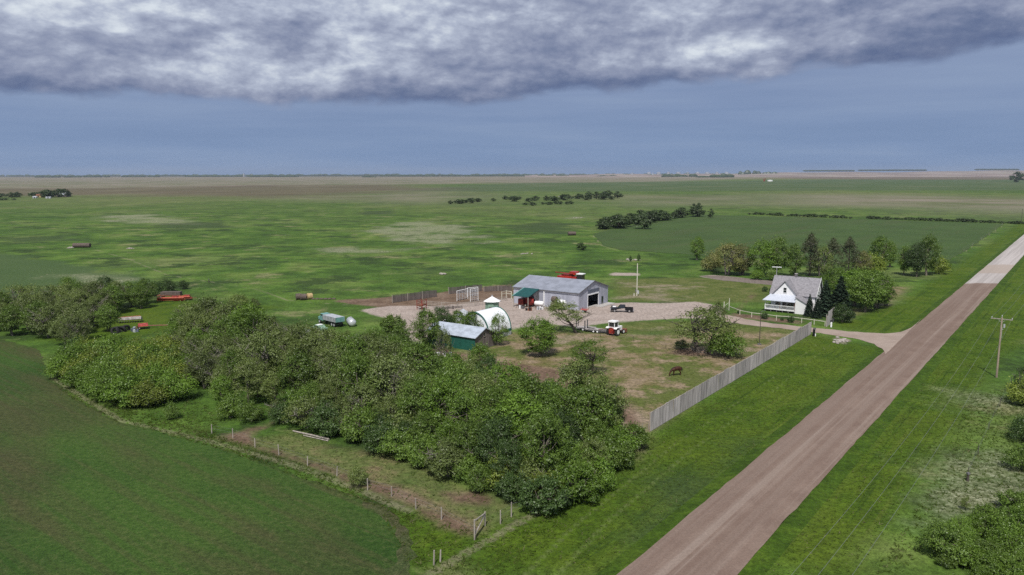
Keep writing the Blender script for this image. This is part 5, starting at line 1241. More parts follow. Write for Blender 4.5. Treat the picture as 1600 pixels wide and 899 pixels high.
def crown_points(rr, H, Rc, base, nclump, leaves, cs=(.42, 1.08), lobes=5, top=1.0, flat=.8):
    "leaf centres and normals on clumps spread through a lobed envelope"
    lob = [(rr.uniform(0, 2 * math.pi), rr.uniform(.5, 1.0)) for _ in range(lobes)]
    C, Nn = [], []
    for c in range(nclump):
        while True:
            u = np.array([rr.uniform(-1, 1), rr.uniform(-1, 1), rr.uniform(-1, 1)])
            if .30 < np.linalg.norm(u) < 1: break
        if rr.random() < .72: u = u / np.linalg.norm(u) * rr.uniform(.72, 1.0)
        az = math.atan2(u[1], u[0]); f = .74 + .26 * max(math.cos(az - a) * s for a, s in lob)
        z = (u[2] + 1) / 2
        wid = 1.0 if z < .55 else (1 - (z - .55) / .45 * (1 - .55 * top))
        if z < .2: wid *= .80 + z
        p = np.array([u[0] * Rc * f * wid, u[1] * Rc * f * wid, base + z * (H - base) * (.86 + .14 * f)])
        r_ = rr.uniform(*cs) * Rc / 3.2
        nl = int(leaves * 1.65 * rr.uniform(.6, 1.4)) if leaves > 40 else int(leaves * rr.uniform(.6, 1.4))
        d = rng.normal(size=(nl, 3)); d /= np.linalg.norm(d, axis=1, keepdims=True); d[:, 2] = np.where(d[:, 2] < -.35, -d[:, 2] * .6, d[:, 2])
        rad = r_ * (0.55 + .5 * rng.random((nl, 1)) ** .5)
        pts = p + d * rad * np.array([1.15, 1.15, flat])
        ns = int(nl * .28)                                  # shoots standing out of the clump
        if leaves > 40 and ns:
            sd = d[rng.integers(0, nl, 5)] + np.array([0, 0, .7]); sd /= np.linalg.norm(sd, axis=1, keepdims=True); wh = rng.integers(0, 5, ns)
            pts[:ns] = p + sd[wh] * r_ * (.5 + 1.25 * rng.random((ns, 1))) + rng.normal(size=(ns, 3)) * .09 * r_
        C.append(pts); Nn.append(d + np.array([0, 0, .35]) + rng.normal(size=(nl, 3)) * .38)
    return np.vstack(C), np.vstack(Nn)
def limbs(rr, H, Rc, base, tr, nb=7, multi=1, bare=0, lean=0.0):
    m = MB()
    for k in range(multi):
        a0 = rr.uniform(0, 6.28); ox, oy = (0, 0) if multi == 1 else (math.cos(a0) * tr * 1.6, math.sin(a0) * tr * 1.6)
        lx, ly = (lean, 0) if multi == 1 else (math.cos(a0) * Rc * .35, math.sin(a0) * Rc * .35)
        P_ = [(ox, oy, -.15), (ox * 1.3 + lx * .2, oy * 1.3 + ly * .2, H * .2), (ox + lx * .6, oy + ly * .6, H * .45), (ox + lx, oy + ly, H * .8)]
        m.tube(P_, [tr, tr * .82, tr * .55, tr * .15], 8)
        for i in range(nb):
            z = rr.uniform(.22, .62) * H; t_ = z / (H * .8); a = rr.uniform(0, 6.28); L = Rc * rr.uniform(.55, .95)
            s = Vector((ox + lx * t_, oy + ly * t_, z)); e = s + Vector((math.cos(a) * L, math.sin(a) * L, rr.uniform(.15, .34) * H)); mid = s.lerp(e, .5) + Vector((0, 0, -.05 * H))
            m.tube([s, mid, e], [tr * .38, tr * .22, tr * .05], 6)
    for i in range(bare):
        a = rr.uniform(0, 6.28); s = Vector((0, 0, H * rr.uniform(.35, .6))); L = Rc * rr.uniform(.8, 1.12)
        e = s + Vector((math.cos(a) * L, math.sin(a) * L, H * rr.uniform(.22, .42))); m.tube([s, s.lerp(e, .5) + Vector((rr.uniform(-.3, .3), rr.uniform(-.3, .3), 0)), e], [tr * .3, tr * .2, .02], 5)
        for j in range(6):
            q = s.lerp(e, rr.uniform(.45, .98)); v = Vector((rr.gauss(0, .5), rr.gauss(0, .5), rr.uniform(.1, .7))); m.tube([q, q + v * .6, q + v * 1.1 + Vector((rr.gauss(0, .15), 0, 0))], [.035, .025, .01], 4)
    return m
HOLD = {}
def proto(key, name, H, Rc, base, nclump, leaves, leaf, lsize, seed, bark='bark', tr=.22, **kw):
    rr = random.Random(seed); lk = {k_: kw.pop(k_) for k_ in ('nb', 'multi', 'bare', 'lean') if k_ in kw}
    root = bpy.data.objects.new(name, None); COL.objects.link(root); root.empty_display_size = .5
    c, n = crown_points(rr, H, Rc, base, nclump, leaves, **kw)
    if lk.get('lean'): c[:, 0] += lk['lean'] * np.clip(c[:, 2] / H, 0, 1)
    me = quads_mesh('crown', c, n, lsize * .74 * (0.65 + .7 * rng.random(len(c))), M[leaf])
    o = bpy.data.objects.new('crown', me); COL.objects.link(o); o.parent = root
    limbs(rr, H, Rc, base, tr, **lk).build('trunk', M[bark], root)
    HOLD[key] = (root, H, Rc, name); root['fresh'] = True; return root
def spruce_proto(key, name, H, Rc, leaf, seed, dens=1.0, base=.6):
    rr = random.Random(seed); root = bpy.data.objects.new(name, None); COL.objects.link(root)
    C, N_ = [], []; z = base; m = MB(); m.tube([(0, 0, -.1), (0, 0, H * .5), (0, 0, H * .97)], [.2, .12, .02], 8)
    while z < H * .985:
        f = 1 - (z - base) / (H - base); L = Rc * (f ** .85) * rr.uniform(.85, 1.1) + .12; nb = max(4, int(10 * f + 4))
        for i in range(nb):
            a = 2 * math.pi * i / nb + rr.uniform(-.3, .3); L2 = L * rr.uniform(.72, 1.1); k_ = max(3, int(26 * L2 * dens))
            t_ = rng.random(k_) ** .6; rad = t_ * L2; zz = z - rad * .30 + .10 * rad ** 2 / max(L2, .1) + rng.normal(size=k_) * .05
            w = (rng.random(k_) - .5) * (1 - t_ * .75) * L2 * .62
            C.append(np.stack([math.cos(a) * rad - math.sin(a) * w, math.sin(a) * rad + math.cos(a) * w, zz], 1)); N_.append(np.stack([rng.normal(size=k_) * .35 + math.cos(a) * .25, rng.normal(size=k_) * .35 + math.sin(a) * .25, np.ones(k_)], 1))
            m.tube([(0, 0, z), (math.cos(a) * L2 * .9, math.sin(a) * L2 * .9, z - L2 * .2)], [.03, .008], 4)
        z += max(.22, .45 * f)
    C = np.vstack(C); N_ = np.vstack(N_)
    me = quads_mesh('crown', C, N_, .16 * (0.6 + .8 * rng.random(len(C))), M[leaf], 1.2)
    o = bpy.data.objects.new('crown', me); COL.objects.link(o); o.parent = root; m.build('trunk', M['bark_dark'], root)
    HOLD[key] = (root, H, Rc, name); root['fresh'] = True; return root
# deciduous kinds: Manitoba maple, elm, willow, caragana, lilac ...
proto('m1', 'maple_tree', 8.5, 3.6, 1.0, 84, 95, 'leaf_mid', .155, 1, multi=2, bare=1)
proto('m2', 'maple_tree', 8.0, 3.3, .8, 76, 92, 'leaf_bright', .150, 2, multi=2)
proto('m3', 'maple_tree', 9.0, 3.4, 1.2, 72, 92, 'leaf_olive', .150, 3, multi=1, bare=3)
proto('m4', 'elm_tree', 7.5, 3.6, .6, 74, 90, 'leaf_grey', .145, 4, 'twig', multi=3, bare=5)
proto('m5', 'maple_tree', 9.2, 3.9, 1.2, 92, 95, 'leaf_mid', .160, 5, lobes=3, bare=2)
proto('m6', 'elm_tree', 7.0, 3.2, .5, 52, 95, 'leaf_olive', .145, 6, 'twig', multi=3, bare=4)
proto('b1', 'bush', 3.4, 2.4, .1, 44, 95, 'leaf_yellow', .125, 7, tr=.08, multi=3, nb=4, cs=(.75, 1.2))
proto('b2', 'bush', 3.0, 2.2, .1, 40, 90, 'leaf_bright', .120, 8, tr=.08, multi=3, nb=4, cs=(.75, 1.2))
proto('b3', 'bush', 3.2, 2.3, .1, 42, 90, 'leaf_grey', .115, 9, 'twig', tr=.07, multi=3, nb=6, bare=4)
proto('b4', 'bush', 2.6, 2.4, .05, 80, 75, 'leaf_mid', .120, 10, tr=.08, multi=3, nb=4, flat=.8, cs=(.35, .8))
proto('o1', 'open_tree', 6.5, 4.0, 1.6, 46, 75, 'leaf_mid', .140, 11, 'bark_dark', tr=.30, multi=2, nb=8, bare=4, cs=(.45, .85))
proto('l1', 'leaning_tree', 7.8, 4.2, 2.6, 50, 90, 'leaf_olive', .145, 12, 'bark_dark', tr=.34, lean=-3.4, nb=9, bare=2, flat=.6)
proto('f1', 'field_tree', 7.0, 3.4, .4, 44, 36, 'far_leaf', .42, 13, 'bark_dark', tr=.25)
proto('f2', 'field_tree', 6.0, 3.8, .2, 48, 36, 'far_leaf', .42, 14, 'bark_dark', tr=.25, lobes=3)
proto('f3', 'hedge_bush', 3.0, 2.8, 0, 26, 30, 'far_leaf', .40, 15, 'bark_dark', tr=.1)
spruce_proto('s1', 'spruce_tree', 10.0, 3.0, 'spruce', 21)
spruce_proto('s2', 'spruce_tree', 8.6, 2.6, 'spruce', 22)
proto('p1', 'pine_tree', 10.5, 2.5, .4, 84, 75, 'pine', .130, 23, 'bark_dark', tr=.2, cs=(.55, 1.0), top=.55, nb=14, bare=4)
PLACED = []
CATS = {'maple_tree': 'tree', 'elm_tree': 'tree', 'open_tree': 'tree', 'leaning_tree': 'tree', 'field_tree': 'tree', 'spruce_tree': 'tree', 'pine_tree': 'tree', 'bush': 'bush', 'hedge_bush': 'bush'}
rt = random.Random(77)
def plant(key, p, h, label, group=None, wide=1.0, leaf=None, rz=None):
    root, H_, Rc, nm = HOLD[key]; s = h / H_; sc = (s * wide, s * wide, s); rz = rt.uniform(0, 6.28) if rz is None else rz
    loc = (p[0], p[1], 0)
    if root.get('fresh'):
        del root['fresh']; r = root; r.location = loc; r.rotation_euler = (0, 0, rz); r.scale = sc; r['label'] = label
        if group: r['group'] = group
        elif 'group' in r: del r['group']
    else:
        r = copy_thing(root, loc, rz, sc, label, group)
        if not group and 'group' in r: del r['group']
    r['category'] = CATS[nm]
    for c in r.children:
        if c.name.startswith('crown'):
            c.material_slots[0].link = 'OBJECT'; c.material_slots[0].material = M[leaf] if leaf else c.data.materials[0]
    PLACED.append(r); return r
def fill(pix, n, dmin, seed, keep=None):
    "random but well spread points inside an area traced on the photograph"
    rr = random.Random(seed); pl = poly(pix); lo, hi = pl.min(0), pl.max(0); out = []
    cand = np.array([[rr.uniform(lo[0], hi[0]), rr.uniform(lo[1], hi[1])] for _ in range(n * 60)])
    cand = cand[sdf(cand, pl) < 0]
    for c in cand:
        if len(out) >= n: break
        if all((c[0] - o[0]) ** 2 + (c[1] - o[1]) ** 2 > dmin * dmin for o in out): out.append((float(c[0]), float(c[1])))
    return out
LOOK = {'leaf_mid': 'mid green', 'leaf_bright': 'fresh green', 'leaf_olive': 'olive green', 'leaf_grey': 'grey green', 'leaf_dark': 'dark green', 'leaf_yellow': 'yellow green', 'leaf_tan': 'tan', 'far_leaf': 'dark'}
ORD = ['leftmost', 'second', 'third', 'fourth', 'fifth', 'sixth', 'seventh', 'eighth', 'ninth', 'tenth', 'eleventh', 'twelfth', 'thirteenth', 'fourteenth', 'fifteenth', 'sixteenth', 'seventeenth', 'eighteenth', 'nineteenth', 'twentieth']
def name_them(items, zone_of, kind_of, group):
    "items: dict(key, p, h, leaf, wide); labels are told apart by look, then neighbourhood, then left-to-right order within those"
    fam = {}
    for it in items:
        px, py = PJ((it['p'][0], it['p'][1], 0)); it['px'] = px
        size = 'tall' if it['h'] > it.get('hm', 7.3) else 'lower'
        stem = (size, LOOK[it['leaf']], kind_of(it), zone_of(px, py)); fam.setdefault(stem, []).append(it)
    for (size, look, kind, zone), L in fam.items():
        L.sort(key=lambda i: i['px']); n = len(L)
        for i, it in enumerate(L):
            if n == 1: lab = f'{size} {look} {kind} {zone}'
            elif i == 0: lab = f'leftmost {size} {look} {kind} {zone}'
            elif i == n - 1: lab = f'rightmost {size} {look} {kind} {zone}'
            else: lab = f'{ORD[i]} {size} {look} {kind} from left {zone}'
            plant(it['key'], it['p'], it['h'], lab, group, it.get('wide', 1.0), it['leaf'])
# 1. the windbreak
WB = [(268, 528), (300, 520), (345, 522), (400, 534), (470, 552), (530, 562), (580, 556), (630, 560), (652, 584), (668, 604), (720, 606), (790, 628), (860, 648), (935, 648), (972, 676), (978, 700), (930, 752), (860, 776), (800, 770), (700, 724), (640, 698), (560, 668), (480, 648), (400, 640), (345, 636), (318, 610), (300, 580)]
pts = fill(WB, 140, 3.7, 5)
items = []
for p in pts:
    d = float(-sdf(np.array([p]), poly(WB))[0]); px, py = PJ((p[0], p[1], 0)); r_ = rt.random()
    if px < 470: key, leaf = rt.choice([('m1', 'leaf_mid'), ('m3', 'leaf_olive'), ('m4', 'leaf_grey'), ('m2', 'leaf_bright'), ('m6', 'leaf_olive'), ('m4', 'leaf_grey')])
    elif px < 680: key, leaf = rt.choice([('m6', 'leaf_olive'), ('m4', 'leaf_grey'), ('m4', 'leaf_grey'), ('m1', 'leaf_mid'), ('m3', 'leaf_olive'), ('m2', 'leaf_mid')])
    else: key, leaf = rt.choice([('m1', 'leaf_mid'), ('m5', 'leaf_mid'), ('m5', 'leaf_dark'), ('m2', 'leaf_bright'), ('m3', 'leaf_olive'), ('m1', 'leaf_bright')])
    h = rt.uniform(5.8, 9.4) if d > 2.6 else rt.uniform(4.6, 7.0)
    if 655 < px < 745 and py < 650: h = min(h, 6.0)
    if 480 < px < 560 and py < 580: h = min(h, 5.6)
    items.append(dict(key=key, p=p, h=h, leaf=leaf, wide=rt.uniform(.85, 1.1)))
def zwb(px, py):
    row = 0 if py < 600 + (px - 300) * .075 - 12 else (1 if py < 622 + (px - 300) * .15 else 2)
    rown = ['on yard side', 'amid', 'on field side'][row]
    z = 'left windbreak end' if px < 400 else 'windbreak below teal truck' if px < 540 else 'windbreak left of barn' if px < 660 else 'windbreak before barn' if px < 780 else 'windbreak below round yard tree' if px < 890 else 'road end of windbreak'
    return f'{rown} {"of " if row != 1 else ""}{z}'
name_them(items, zwb, lambda i: 'tree', 'windbreak trees')
# 2. shrubs at the foot of the windbreak
SH = [(362, 662), (420, 660), (470, 668), (560, 694), (640, 722), (712, 752), (790, 790), (850, 800), (930, 774), (985, 716), (990, 690), (960, 700), (900, 744), (850, 762), (790, 758), (700, 716), (600, 684), (500, 656), (420, 648), (360, 648)]
items = []
for p in fill(SH, 46, 2.5, 8):
    px, py = PJ((p[0], p[1], 0))
    key, leaf = rt.choice([('b4', 'leaf_bright'), ('b4', 'leaf_mid'), ('b1', 'leaf_bright')]) if px > 900 else rt.choice([('b1', 'leaf_yellow'), ('b2', 'leaf_mid'), ('b3', 'leaf_olive'), ('b4', 'leaf_dark')]) if px > 760 else rt.choice([('b3', 'leaf_grey'), ('b2', 'leaf_mid'), ('b3', 'leaf_olive'), ('b2', 'leaf_dark')])
    items.append(dict(key=key, p=p, h=rt.uniform(2.3, 4.0), hm=3.1, leaf=leaf, wide=rt.uniform(.9, 1.15)))
name_them(items, lambda px, py: 'at the windbreak foot, ' + ('near the fence corner' if px < 480 else 'above the bleached log' if px < 600 else 'above the small pasture' if px < 720 else 'by the corner brace' if px < 860 else 'facing the road verge'), lambda i: 'bush', 'bushes at the foot of the windbreak')
# 3. caragana thicket
CG = [(92, 592), (120, 572), (170, 556), (235, 556), (300, 560), (326, 580), (300, 606), (268, 628), (246, 644), (205, 640), (150, 620), (108, 606)]
items = []
for p in fill(CG, 50, 2.5, 9):
    key, leaf = rt.choice([('b1', 'leaf_yellow'), ('b2', 'leaf_bright'), ('b1', 'leaf_bright'), ('b2', 'leaf_mid')])
    items.append(dict(key=key, p=p, h=rt.uniform(3.0, 4.4), hm=3.7, leaf=leaf, wide=rt.uniform(1.0, 1.25)))
name_them(items, lambda px, py: 'in the feathery thicket, ' + ('field tip' if px < 150 else 'left half' if px < 210 else 'middle' if px < 265 else 'windbreak end') + (', front' if py > 600 else ', back'), lambda i: 'bush', 'thicket of feathery bushes')
plant('b2', G(268, 655), 2.1, 'lone small bush on grass at the right foot of the thicket', None, .8, 'leaf_mid')
# 4. left grove
LG = [(-60, 500), (20, 486), (100, 476), (180, 472), (234, 474), (222, 486), (180, 494), (165, 506), (176, 524), (150, 540), (118, 548), (90, 536), (50, 530), (0, 522), (-60, 515)]
items = []
for p in fill(LG, 44, 4.4, 12):
    px, py = PJ((p[0], p[1], 0)); key, leaf = rt.choice([('m3', 'leaf_olive'), ('m4', 'leaf_grey'), ('m6', 'leaf_olive'), ('m1', 'leaf_mid'), ('m3', 'leaf_grey')])
    if py < 482: key, leaf = rt.choice([('m1', 'leaf_dark'), ('m5', 'leaf_mid'), ('m2', 'leaf_mid')])
    items.append(dict(key=key, p=p, h=rt.uniform(5.6, 7.6), hm=6.7, leaf=leaf, wide=rt.uniform(.95, 1.2)))
name_them(items, lambda px, py: 'of the left grove, ' + ('frame edge' if px < 45 else 'field front' if py > 508 else 'by the seed drill' if px > 120 and py > 490 else 'back row' if py < 484 else 'middle'), lambda i: 'tree', 'left grove trees')
for px, py, h, l in ((245, 462, 3.6, 'rounded dark bush at the right tip of the left grove'), (263, 456, 3.2, 'dark bush behind the rusty hay wagon'), (287, 452, 2.4, 'small dark bush alone right of the hay wagon'), (120, 556, 3.2, 'dark low bush at the near foot of the left grove')):
    plant('b2', G(px, py), h, l, None, 1.1, 'leaf_dark')
# 5. trees in the yard, one by one: key, px, py, height row, label, width, leaf
def one(key, px, py, top, label, wide=1.0, leaf=None, rz=None): return plant(key, G(px, py), hgt(px, py, top) * .97, label, None, wide, leaf, rz)
one('m1', 841, 556, 496, 'dense round fresh green tree standing alone in the yard right of quonset', 1.3, 'leaf_bright')
one('l1', 900, 520, 470, 'olive tree with a dark leaning trunk in front of the machine shed', 1.2, 'leaf_olive', -.1)
one('o1', 921, 585, 533, 'small open crowned tree at the edge of the windbreak in the paddock', 1.1, 'leaf_bright')
one('o1', 1096, 552, 483, 'wide gnarled open tree with dead branches in the middle of the paddock', 1.35, 'leaf_olive', 2.0)
one('b2', 1135, 558, 522, 'dense dark green bush right of the gnarled paddock tree', 1.15, 'leaf_bright')
one('b3', 1066, 546, 532, 'low brush and dead limbs at the foot of the gnarled paddock tree', 1.2, 'leaf_dark')
one('b3', 1121, 500, 474, 'thin shrubby tree at the driveway start beside the white gate posts', .8, 'leaf_grey')
one('b3', 1112, 505, 488, 'low bush left of the driveway start', .9, 'leaf_mid')
one('m6', 779, 540, 490, 'slender sparse tree in front of the white quonset hut', .7, 'leaf_mid')
one('m2', 668, 545, 482, 'bushy dark green tree at the left end of the barn', 1.05, 'leaf_mid')
one('m5', 690, 520, 480, 'rounded tree behind the barn roof at left', 1.25, 'leaf_dark')
one('m2', 716, 518, 484, 'fresh green tree behind the middle of the barn roof', 1.15, 'leaf_mid')
one('m2', 736, 530, 485, 'small tree between barn ridge and quonset hut', 1.05, 'leaf_bright')
one('m6', 694, 585, 512, 'slim tree growing up in front of the barn green side', .50, 'leaf_grey')
one('m1', 752, 600, 535, 'fresh green tree in front of the barn bare wood gable', .85, 'leaf_bright')
one('b4', 612, 520, 494, 'small round tree left of the barn on the dirt yard edge', 1.0, 'leaf_mid')
one('b2', 374, 480, 462, 'small bushy tree at the back left of the windbreak', 1.3, 'leaf_olive')
one('b2', 397, 482, 468, 'smaller bush beside the bushy tree at the windbreak back', 1.0, 'leaf_olive')
one('b2', 560, 760, 732, 'small lone bush by a fence post in the near pasture', .8, 'leaf_olive')
# round the farmhouse
one('s1', 1288, 493, 435, 'tallest dark spruce at the right front corner of the farmhouse', 1.1)
one('s2', 1311, 494, 428, 'dark spruce right of the tallest one beside the farmhouse', 1.15)
one('s2', 1264, 494, 458, 'small narrow spruce in front of the farmhouse wing', .85)
one('s2', 1276, 497, 466, 'short spruce filling the gap before the tallest spruce', 1.0)
one('b2', 1315, 504, 478, 'rounded dark bush behind the short board screen', 1.0, 'leaf_dark')
one('m5', 1352, 488, 420, 'big dense green tree right of the spruces, nearest the lawn', 1.15, 'leaf_mid')
one('m1', 1372, 482, 424, 'big dense green tree at the right end of the house grove', 1.0, 'leaf_bright')
one('m2', 1332, 478, 418, 'bright crowned tree behind the spruces', 1.15, 'leaf_bright')
one('m5', 1306, 466, 418, 'bright green tree right behind the farmhouse roof', 1.2, 'leaf_bright')
one('m6', 1384, 478, 436, 'olive tree at the outer right edge of the house grove', .75, 'leaf_olive')
one('m2', 1090, 407, 369, 'round green tree alone left of the back row', .75, 'leaf_bright')
one('m4', 1136, 430, 380, 'tan brown shrubby tree at the left end of the back row', 1.15, 'leaf_tan')
one('m6', 1158, 430, 382, 'second tan shrubby tree of the back row', 1.0, 'leaf_tan')
one('m1', 1190, 433, 374, 'green tree left in the back row behind the house lawn', .95, 'leaf_bright')
one('m5', 1213, 432, 370, 'tall green tree in the back row above the antenna', .85, 'leaf_mid')
one('m2', 1238, 434, 380, 'green tree in the back row left of the pines', .8, 'leaf_mid')
one('p1', 1265, 432, 364, 'tallest grey green pine in the back row', 1.15)
one('p1', 1299, 430, 371, 'middle grey green pine in the back row', 1.15)
one('p1', 1325, 430, 370, 'right grey green pine in the back row', 1.1)
one('m6', 1282, 432, 384, 'olive tree between the first two pines', .85, 'leaf_olive')
one('m4', 1345, 430, 392, 'pale yellowish shrub tree right of the pines', .9, 'leaf_tan')
one('b1', 1362, 428, 400, 'pale yellow green shrub in the back row', 1.1, 'leaf_yellow')
one('m2', 1373, 422, 368, 'fresh green tree standing behind the pale shrubs', .85, 'leaf_bright')
one('m1', 1389, 418, 376, 'green tree just left of the gap in the back row', .7, 'leaf_mid')
one('m5', 1412, 430, 384, 'dark green tree left in the clump before the crop field', .8, 'leaf_mid')
one('m5', 1432, 433, 378, 'dark green tree in the middle of the clump before the crop field', .8, 'leaf_dark')
one('m1', 1449, 431, 366, 'tallest tree at the right of the clump before the crop field', .65, 'leaf_mid')
one('b1', 1468, 428, 404, 'yellow green bush at the right end of the back row', 1.1, 'leaf_yellow')
one('b2', 1478, 424, 410, 'small green bush at the far right of the back row', 1.0, 'leaf_bright')
one('b2', 1183, 437, 424, 'low green bush under the back row at left', 1.2, 'leaf_bright')
one('b2', 1206, 438, 426, 'low green bush under the back row near the antenna', 1.2, 'leaf_mid')
one('b2', 1113, 424, 398, 'tan green bush at the far left of the back row', 1.0, 'leaf_tan')
one('b4', 1195, 456, 448, 'small dark round shrub nearer the left wall of the farmhouse', .7, 'leaf_dark')
one('b4', 1207, 458, 449, 'small dark clipped shrub touching the left corner of the farmhouse', .7, 'leaf_dark')
one('b4', 1195, 498.5, 489, 'round dark shrub behind the white rail fence, left of porch middle', .8, 'leaf_dark')
one('b4', 1222, 501, 497, 'tiny dark shrub behind the white rail fence', .9, 'leaf_dark')
one('b4', 1236, 504, 495, 'round dark shrub behind the white rail fence below the porch end', .8, 'leaf_dark')
one('b4', 1154, 490, 486, 'tiny dark shrub near the white gate posts', .8, 'leaf_dark')
# 6. far trees
one('f2', 1006, 358, 332, 'dark field tree standing in front of the far shelterbelt', 1.0)
one('f1', 1110, 341, 326, 'small dark tree alone on the far edge of the crop field', .8)
one('f2', 909, 391, 379, 'small sparse tree alone on the pasture right of centre', 1.2, 'leaf_dark')
one('b2', 985, 409, 401, 'thin small tree beside the white stone heap', .45, 'leaf_dark'); one('b2', 998, 408, 398, 'second thin tree beside the white stone heap', .4, 'leaf_dark')
one('f1', 1092, 337, 317, 'tallest dark tree at the right end of the far shelterbelt', .75); one('f1', 1083, 338, 318, 'tall dark tree next to the last one of the far shelterbelt', .7)
one('f2', 1588, 285, 268.5, 'rounded dark tree alone on the plain at the right frame edge', 1.1)
def belt(path, n, dh, key, label, group, jit=1.0, seed=1):
    rr = random.Random(seed); P3 = [G(*q[:2]) for q in path]; tops = [q[2] for q in path]
    for i in range(n):
        t_ = i / max(1, n - 1) * (len(path) - 1); k_ = min(int(t_), len(path) - 2); f = t_ - k_
        p = P3[k_].lerp(P3[k_ + 1], f); h = hgt(path[k_][0], path[k_][1], path[k_][2]) * (1 - f) + hgt(path[k_ + 1][0], path[k_ + 1][1], path[k_ + 1][2]) * f
        p = p + Vector((rr.gauss(0, jit), rr.gauss(0, jit * 2), 0))
        pos = ORD[i] if i < len(ORD) else None; lab = (f'leftmost {label}' if i == 0 else f'rightmost {label}' if i == n - 1 else f'{ORD[i]} {label}, counted from the left')
        plant(key[i % len(key)], p, h * rr.uniform(.75, 1.1), lab, group, rr.uniform(1.2, 1.8))
belt([(930, 358, 347), (960, 357, 337), (985, 354, 335)], 9, 0, ['f2', 'f1'], 'dark tree in the near left half of the far shelterbelt', 'far shelterbelt trees', 2, 2)
belt([(985, 351, 332), (1020, 346, 329), (1048, 342, 330), (1078, 338, 322)], 14, 0, ['f1', 'f2'], 'dark tree in the right half of the far shelterbelt', 'far shelterbelt trees', 2, 3)
belt([(703, 319.5, 313), (758, 314.5, 309)], 9, 0, ['f2', 'f3'], 'dark bush of the small clump left of the distant bluff', 'distant bush clump', 6, 4)
belt([(818, 314, 306), (870, 314, 306), (920, 312, 303), (966, 310, 303)], 18, 0, ['f2', 'f3', 'f1'], 'dark tree along the distant bluff', 'distant bluff trees', 10, 5)
belt([(922, 310, 298), (955, 309, 299)], 6, 0, ['f1'], 'taller tree behind the right end of the distant bluff', 'distant bluff trees', 10, 6)
belt([(790, 312, 306), (812, 312, 306)], 4, 0, ['f2', 'f3'], 'small dark bush between clump and distant bluff', 'distant bluff trees', 6, 7)
belt([(819, 322, 317), (858, 320, 315), (886, 319, 313)], 10, 0, ['f3', 'f2'], 'low dark bush in front of the distant bluff', 'distant bluff trees', 4, 8)
belt([(0, 309, 301), (35, 308, 300), (60, 308, 301), (78, 308, 297), (84, 308.5, 296)], 12, 0, ['f3', 'f2'], 'dark tree around the far left farmstead', 'far farmstead trees', 12, 9)
belt([(103, 306, 297), (112, 307, 301)], 3, 0, ['f2'], 'dark tree right of the white farmstead roof', 'far farmstead trees', 6, 10)
belt([(0, 313, 309), (16, 313, 310)], 4, 0, ['f3'], 'low dark bush at the left frame edge before the farmstead', 'far farmstead trees', 3, 12)
hr = random.Random(31)
for a_, b_, ya, yb, n, lab in ((1172, 1212, 335.6, 336.8, 9, 'first stretch'), (1216, 1330, 337.2, 341.8, 18, 'left stretch'), (1358, 1470, 342.2, 346.0, 18, 'middle stretch'), (1474, 1600, 346.2, 350.5, 18, 'right stretch')):
    for i in range(n):
        f = (i + hr.uniform(-.25, .25)) / (n - 1); px, py = a_ + (b_ - a_) * f, ya + (yb - ya) * f
        plant('f3', G(px, py), hr.uniform(1.1, 2.6) * (1.1 if b_ > 1500 else 1), f'low dark hedge bush, {ORD[i] if i else "leftmost"}{" from left" if i else ""} in the {lab} along the far field edge', 'hedge along the far field edge', hr.uniform(1.1, 1.7))
# 7. bushes in the lower right corner
for i, (px, py, top, key, leaf, wide, lab) in enumerate((
    (1478, 872, 826, 'b2', 'leaf_mid', 1.1, 'big rounded bush at lower right, left of its neighbours'), (1510, 880, 850, 'b4', 'leaf_bright', 1.2, 'low bright bush just right of the big rounded corner bush'),
    (1540, 876, 846, 'b4', 'leaf_mid', 1.1, 'low bush in the middle of the lower right bushes'), (1572, 868, 832, 'b2', 'leaf_bright', 1.1, 'bright bush near the right frame edge, bottom corner'),
    (1596, 850, 800, 'b1', 'leaf_bright', 1.1, 'taller bright bush cut by the right frame edge'), (1590, 800, 770, 'b4', 'leaf_mid', 1.1, 'green bush at the right edge above the corner bushes'),
    (1596, 735, 700, 'b2', 'leaf_mid', 1.0, 'green bush at the right edge halfway to the power pole'), (1600, 690, 655, 'b2', 'leaf_dark', 1.0, 'dark bush at the right edge below the power pole'),
    (1594, 612, 572, 'm6', 'leaf_dark', .6, 'dark narrow bush at the right edge beside the power pole'), (1604, 632, 596, 'b2', 'leaf_yellow', 1.2, 'yellow green bush at the right edge under the dark narrow one'),
    (1508, 797, 778, 'b3', 'leaf_olive', .5, 'small spindly plant alone in the dry grass at lower right'), (1560, 905, 872, 'b4', 'leaf_bright', 1.3, 'bright ground hugging bush at the very bottom right'))):
    one(key, px, py, top, lab, wide, leaf)
cr_ = random.Random(44); corner = fill([(1440, 850), (1500, 822), (1560, 812), (1640, 800), (1680, 960), (1480, 960), (1420, 900)], 20, 1.8, 3)
corner.sort(key=lambda c: PJ((c[0], c[1], 0))[0])
for i, c in enumerate(corner):
    plant(cr_.choice(['b2', 'b4', 'b1']), c, cr_.uniform(1.0, 2.1), f'low green bush in the lower right corner thicket, {("number " + str(i + 1)) if i >= 20 else ORD[i]} from its left', 'bushes in the lower right corner', 1.1, cr_.choice(['leaf_mid', 'leaf_bright', 'leaf_bright']))
for key, (root, H_, Rc, nm) in list(HOLD.items()):
    if root.get('fresh'):
        for c in list(root.children): bpy.data.objects.remove(c)
        bpy.data.objects.remove(root)
